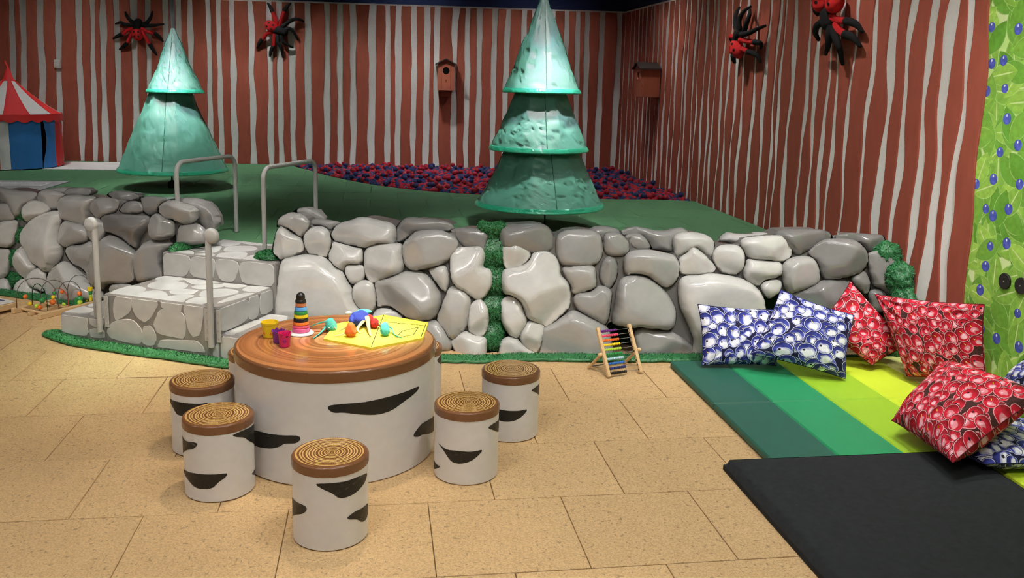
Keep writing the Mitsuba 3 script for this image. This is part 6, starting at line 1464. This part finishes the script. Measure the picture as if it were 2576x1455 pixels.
# ================================================================== BIRDHOUSES
def birdhouse(label, M, w, h, dpt, hole_z):
    """M: x across the front, y up from the bottom of the box, z towards the room; the back stands on z = 0."""
    t = thing('birdhouse', label, 'birdhouse')
    pk = 0.055
    gable = Polygon([(-w / 2, 0), (w / 2, 0), (w / 2, h), (0, h + pk), (-w / 2, h)])
    hole = Point(0, hole_z).buffer(0.042, 24)
    slot = Point(0, hole_z - 0.115).buffer(0.007).union(sbox(-0.003, hole_z - 0.14, 0.003, hole_z - 0.115))
    for k, (xa, xb) in enumerate([(-w / 2, -w * 0.27), (-w * 0.27, w * 0.27), (w * 0.27, w / 2)]):
        g = gable.intersection(sbox(xa + 0.0012, 0, xb - 0.0012, 1)).difference(hole).difference(slot)
        put('front_board', placed(slab(g, dpt - 0.014, dpt), M), 'birdhouse_brown', t)
    for s in (-1, 1):
        put('side_board', placed(moved(bevel_box(0.014, h, dpt - 0.015, 0.002), s * (w / 2 - 0.007), h / 2, (dpt - 0.015) / 2), M), 'birdhouse_brown', t)
    put('bottom_board', placed(moved(bevel_box(w - 0.03, 0.012, dpt - 0.015, 0.002), 0, 0.007, (dpt - 0.015) / 2), M), 'birdhouse_brown', t)
    put('inside', placed(moved(bevel_box(w - 0.03, h - 0.02, dpt - 0.06, 0.002), 0, h / 2, (dpt - 0.06) / 2), M), 'bark_black', t)
    put('mounting_board', placed(moved(bevel_box(w * 0.55, 0.10, 0.016, 0.002), 0, -0.03, 0.009), M), 'birdhouse_brown', t)
    ln = math.hypot(w / 2 + 0.028, pk * (w / 2 + 0.028) / (w / 2))
    for s in (-1, 1):
        e = np.array([s * (w / 2 + 0.028), -pk * (0.028) / (w / 2)])
        p = Polygon([(0, h + pk), (e[0], h + e[1]), (e[0], h + e[1] + 0.013), (0, h + pk + 0.013)])
        put('roof_board', placed(slab(p, -0.0 + 0.002, dpt + 0.03), M), 'birdhouse_roof', t)


birdhouse('brown wooden birdhouse on the back striped wall, seen from the front', frame(CORNER + BT * (-2.213) + BN * 0.0155 + np.array([0, 0, 1.405]), BT, [0, 0, 1]), 0.205, 0.315, 0.20, 0.235)
birdhouse('brown wooden birdhouse on the right striped wall, seen from its side', frame([RIGHT_X - 0.0195, 9.48, 1.405], [0, -1, 0], [0, 0, 1]), 0.235, 0.305, 0.215, 0.225)

# ================================================================== PLUSH SPIDERS
SPIDER_LABEL = ['red and black plush spider left of the small fabric tree on the back wall', 'red and black plush spider right of the small fabric tree on the back wall', 'red and black plush spider on the right wall, the farther of the two', 'red and black plush spider on the right wall, cut by the top photo edge']
for k, sdata in enumerate(SPIDERS):
    t = thing('plush_spider', SPIDER_LABEL[k], 'soft toy')
    if sdata['wall'] == 'back':
        pos = lambda a, h: CORNER + BT * a[0] + BN * (h + 0.016) + np.array([0, 0, a[1]])
        scale = 1.0
    else:
        pos = lambda a, h: np.array([RIGHT_X - 0.021 - h, a[0], a[1]])
        scale = (0.92, 1.05)[k - 2]
    a, b = sdata['thorax']
    put('thorax', hull_of((pos(a, 0.075), 0.050 * scale), (pos(b, 0.075), 0.048 * scale)), 'black_plush', t, smooth=True)
    for key in ('abd', 'abd2'):
        if key in sdata:
            a, b = sdata[key]
            P0, P1 = pos(a, 0.085), pos(b, 0.075)
            m = placed(ball(1.0, 3), np.eye(4))
            ax = (P1 - P0) / np.linalg.norm(P1 - P0)
            L_ = np.linalg.norm(P1 - P0) / 2 + 0.035
            o = BN if sdata['wall'] == 'back' else np.array([-1.0, 0, 0])
            o = o - ax * (o @ ax)
            o /= np.linalg.norm(o)
            side_ = np.cross(ax, o)
            m.vertices = m.vertices @ np.array([ax * L_, side_ * 0.062 * scale, o * 0.060 * scale]) + (P0 + P1) / 2
            g = put('abdomen', m, 'red_plush', t, smooth=True)
            for u, v in ((-0.35, -0.4), (-0.35, 0.4), (0.3, -0.4), (0.3, 0.4)):
                c = (P0 + P1) / 2 + ax * L_ * u + side_ * 0.062 * scale * v + o * 0.060 * scale * math.sqrt(max(0, 1 - u * u - v * v))
                dn = ax * u / L_ + side_ * v / 0.06 + o * math.sqrt(max(0, 1 - u * u - v * v)) / 0.06
                dn /= np.linalg.norm(dn)
                e1 = np.cross(dn, ax)
                e1 /= np.linalg.norm(e1)
                put('spot', placed(lathe([(0.011, -0.006), (0.011, 0.0), (0.008, 0.003), (0.0, 0.004)], 14), frame(c, e1, np.cross(dn, e1), dn)), 'black_plush', g, smooth=True)
    for leg in sdata['legs']:
        paths = leg[1:]
        for j, path in enumerate(paths):
            n_ = len(path)
            whole = len(paths) == 1
            hs = np.linspace(0.075, 0.022, n_) if whole else (np.linspace(0.075, 0.058, n_) if j == 0 else np.linspace(0.058, 0.022, n_))
            hs = hs + 0.03 * np.sin(np.linspace(0, math.pi, n_)) * whole
            pts = open_curve([pos(p, h_) for p, h_ in zip(path, hs)], 5)
            r0, r1 = (0.024, 0.010) if whole else ((0.022, 0.023) if j == 0 else (0.025, 0.010))
            name = 'leg' if j == 0 else 'foot'
            parent = t if j == 0 else g2
            rad = (r0 + (r1 - r0) * np.linspace(0, 1, len(pts)) ** 2) * scale
            g2 = put(name, sweep(pts, rad, 10), 'red_plush' if (leg[0] == 'r' and j == 0) else 'black_plush', parent, smooth=True)

# ================================================================== LAMPS (all above the picture)
for what, place, aim, power, tint, half in LAMPS:
    t = thing('ceiling_spotlight', f'black ceiling spotlight aimed at the {what}', 'spotlight')
    o, q = np.array(place), np.array(aim)
    ax = (q - o) / np.linalg.norm(q - o)
    x_ = np.cross(ax, [0.3, 1.0, 0.05])
    x_ /= np.linalg.norm(x_)
    M = frame(o, x_, np.cross(ax, x_), ax)
    rl, rt = 0.062, 0.069
    dpt = (rl + rt) / math.tan(math.radians(half)) * 0.5 * 1.15
    put('housing', placed(lathe([(0.0, -0.10), (rt + 0.004, -0.10), (rt + 0.004, dpt), (rt, dpt), (rt, -0.004), (0.0, -0.005)], 24), M), 'lamp_black', t, smooth=30)
    lens = lathe([(0.0, 0.0), (rl * 0.6, 0.0), (rl, 0.0)], 20)
    lens.invert() if lens.face_normals.mean(0)[2] < 0 else None
    key = put('lens', placed(lens, M), 'lamp_black', t)
    scene[key]['emitter'] = {'type': 'area', 'radiance': {'type': 'rgb', 'value': [power * c for c in tint]}}
    put('stem', rod(o - ax * 0.09, (o[0], o[1], 3.15), 0.012, 8), 'lamp_black', t, smooth=True)

for what, place, length, width, power in STRIPS:
    t = thing('ceiling_strip_light', f'white ceiling strip light over the {what}', 'strip light')
    put('housing', moved(bevel_box(length + 0.06, width + 0.06, 0.06, 0.004), place[0], place[1], place[2] + 0.035), 'paint_white', t)
    d = trimesh.Trimesh([(-length / 2, -width / 2, 0), (length / 2, -width / 2, 0), (length / 2, width / 2, 0), (-length / 2, width / 2, 0)], [[0, 2, 1], [0, 3, 2]])
    key = put('diffuser', moved(d, place[0], place[1], place[2] + 0.003), 'paint_white', t)
    scene[key]['emitter'] = {'type': 'area', 'radiance': {'type': 'rgb', 'value': [power, power * 0.97, power * 0.92]}}
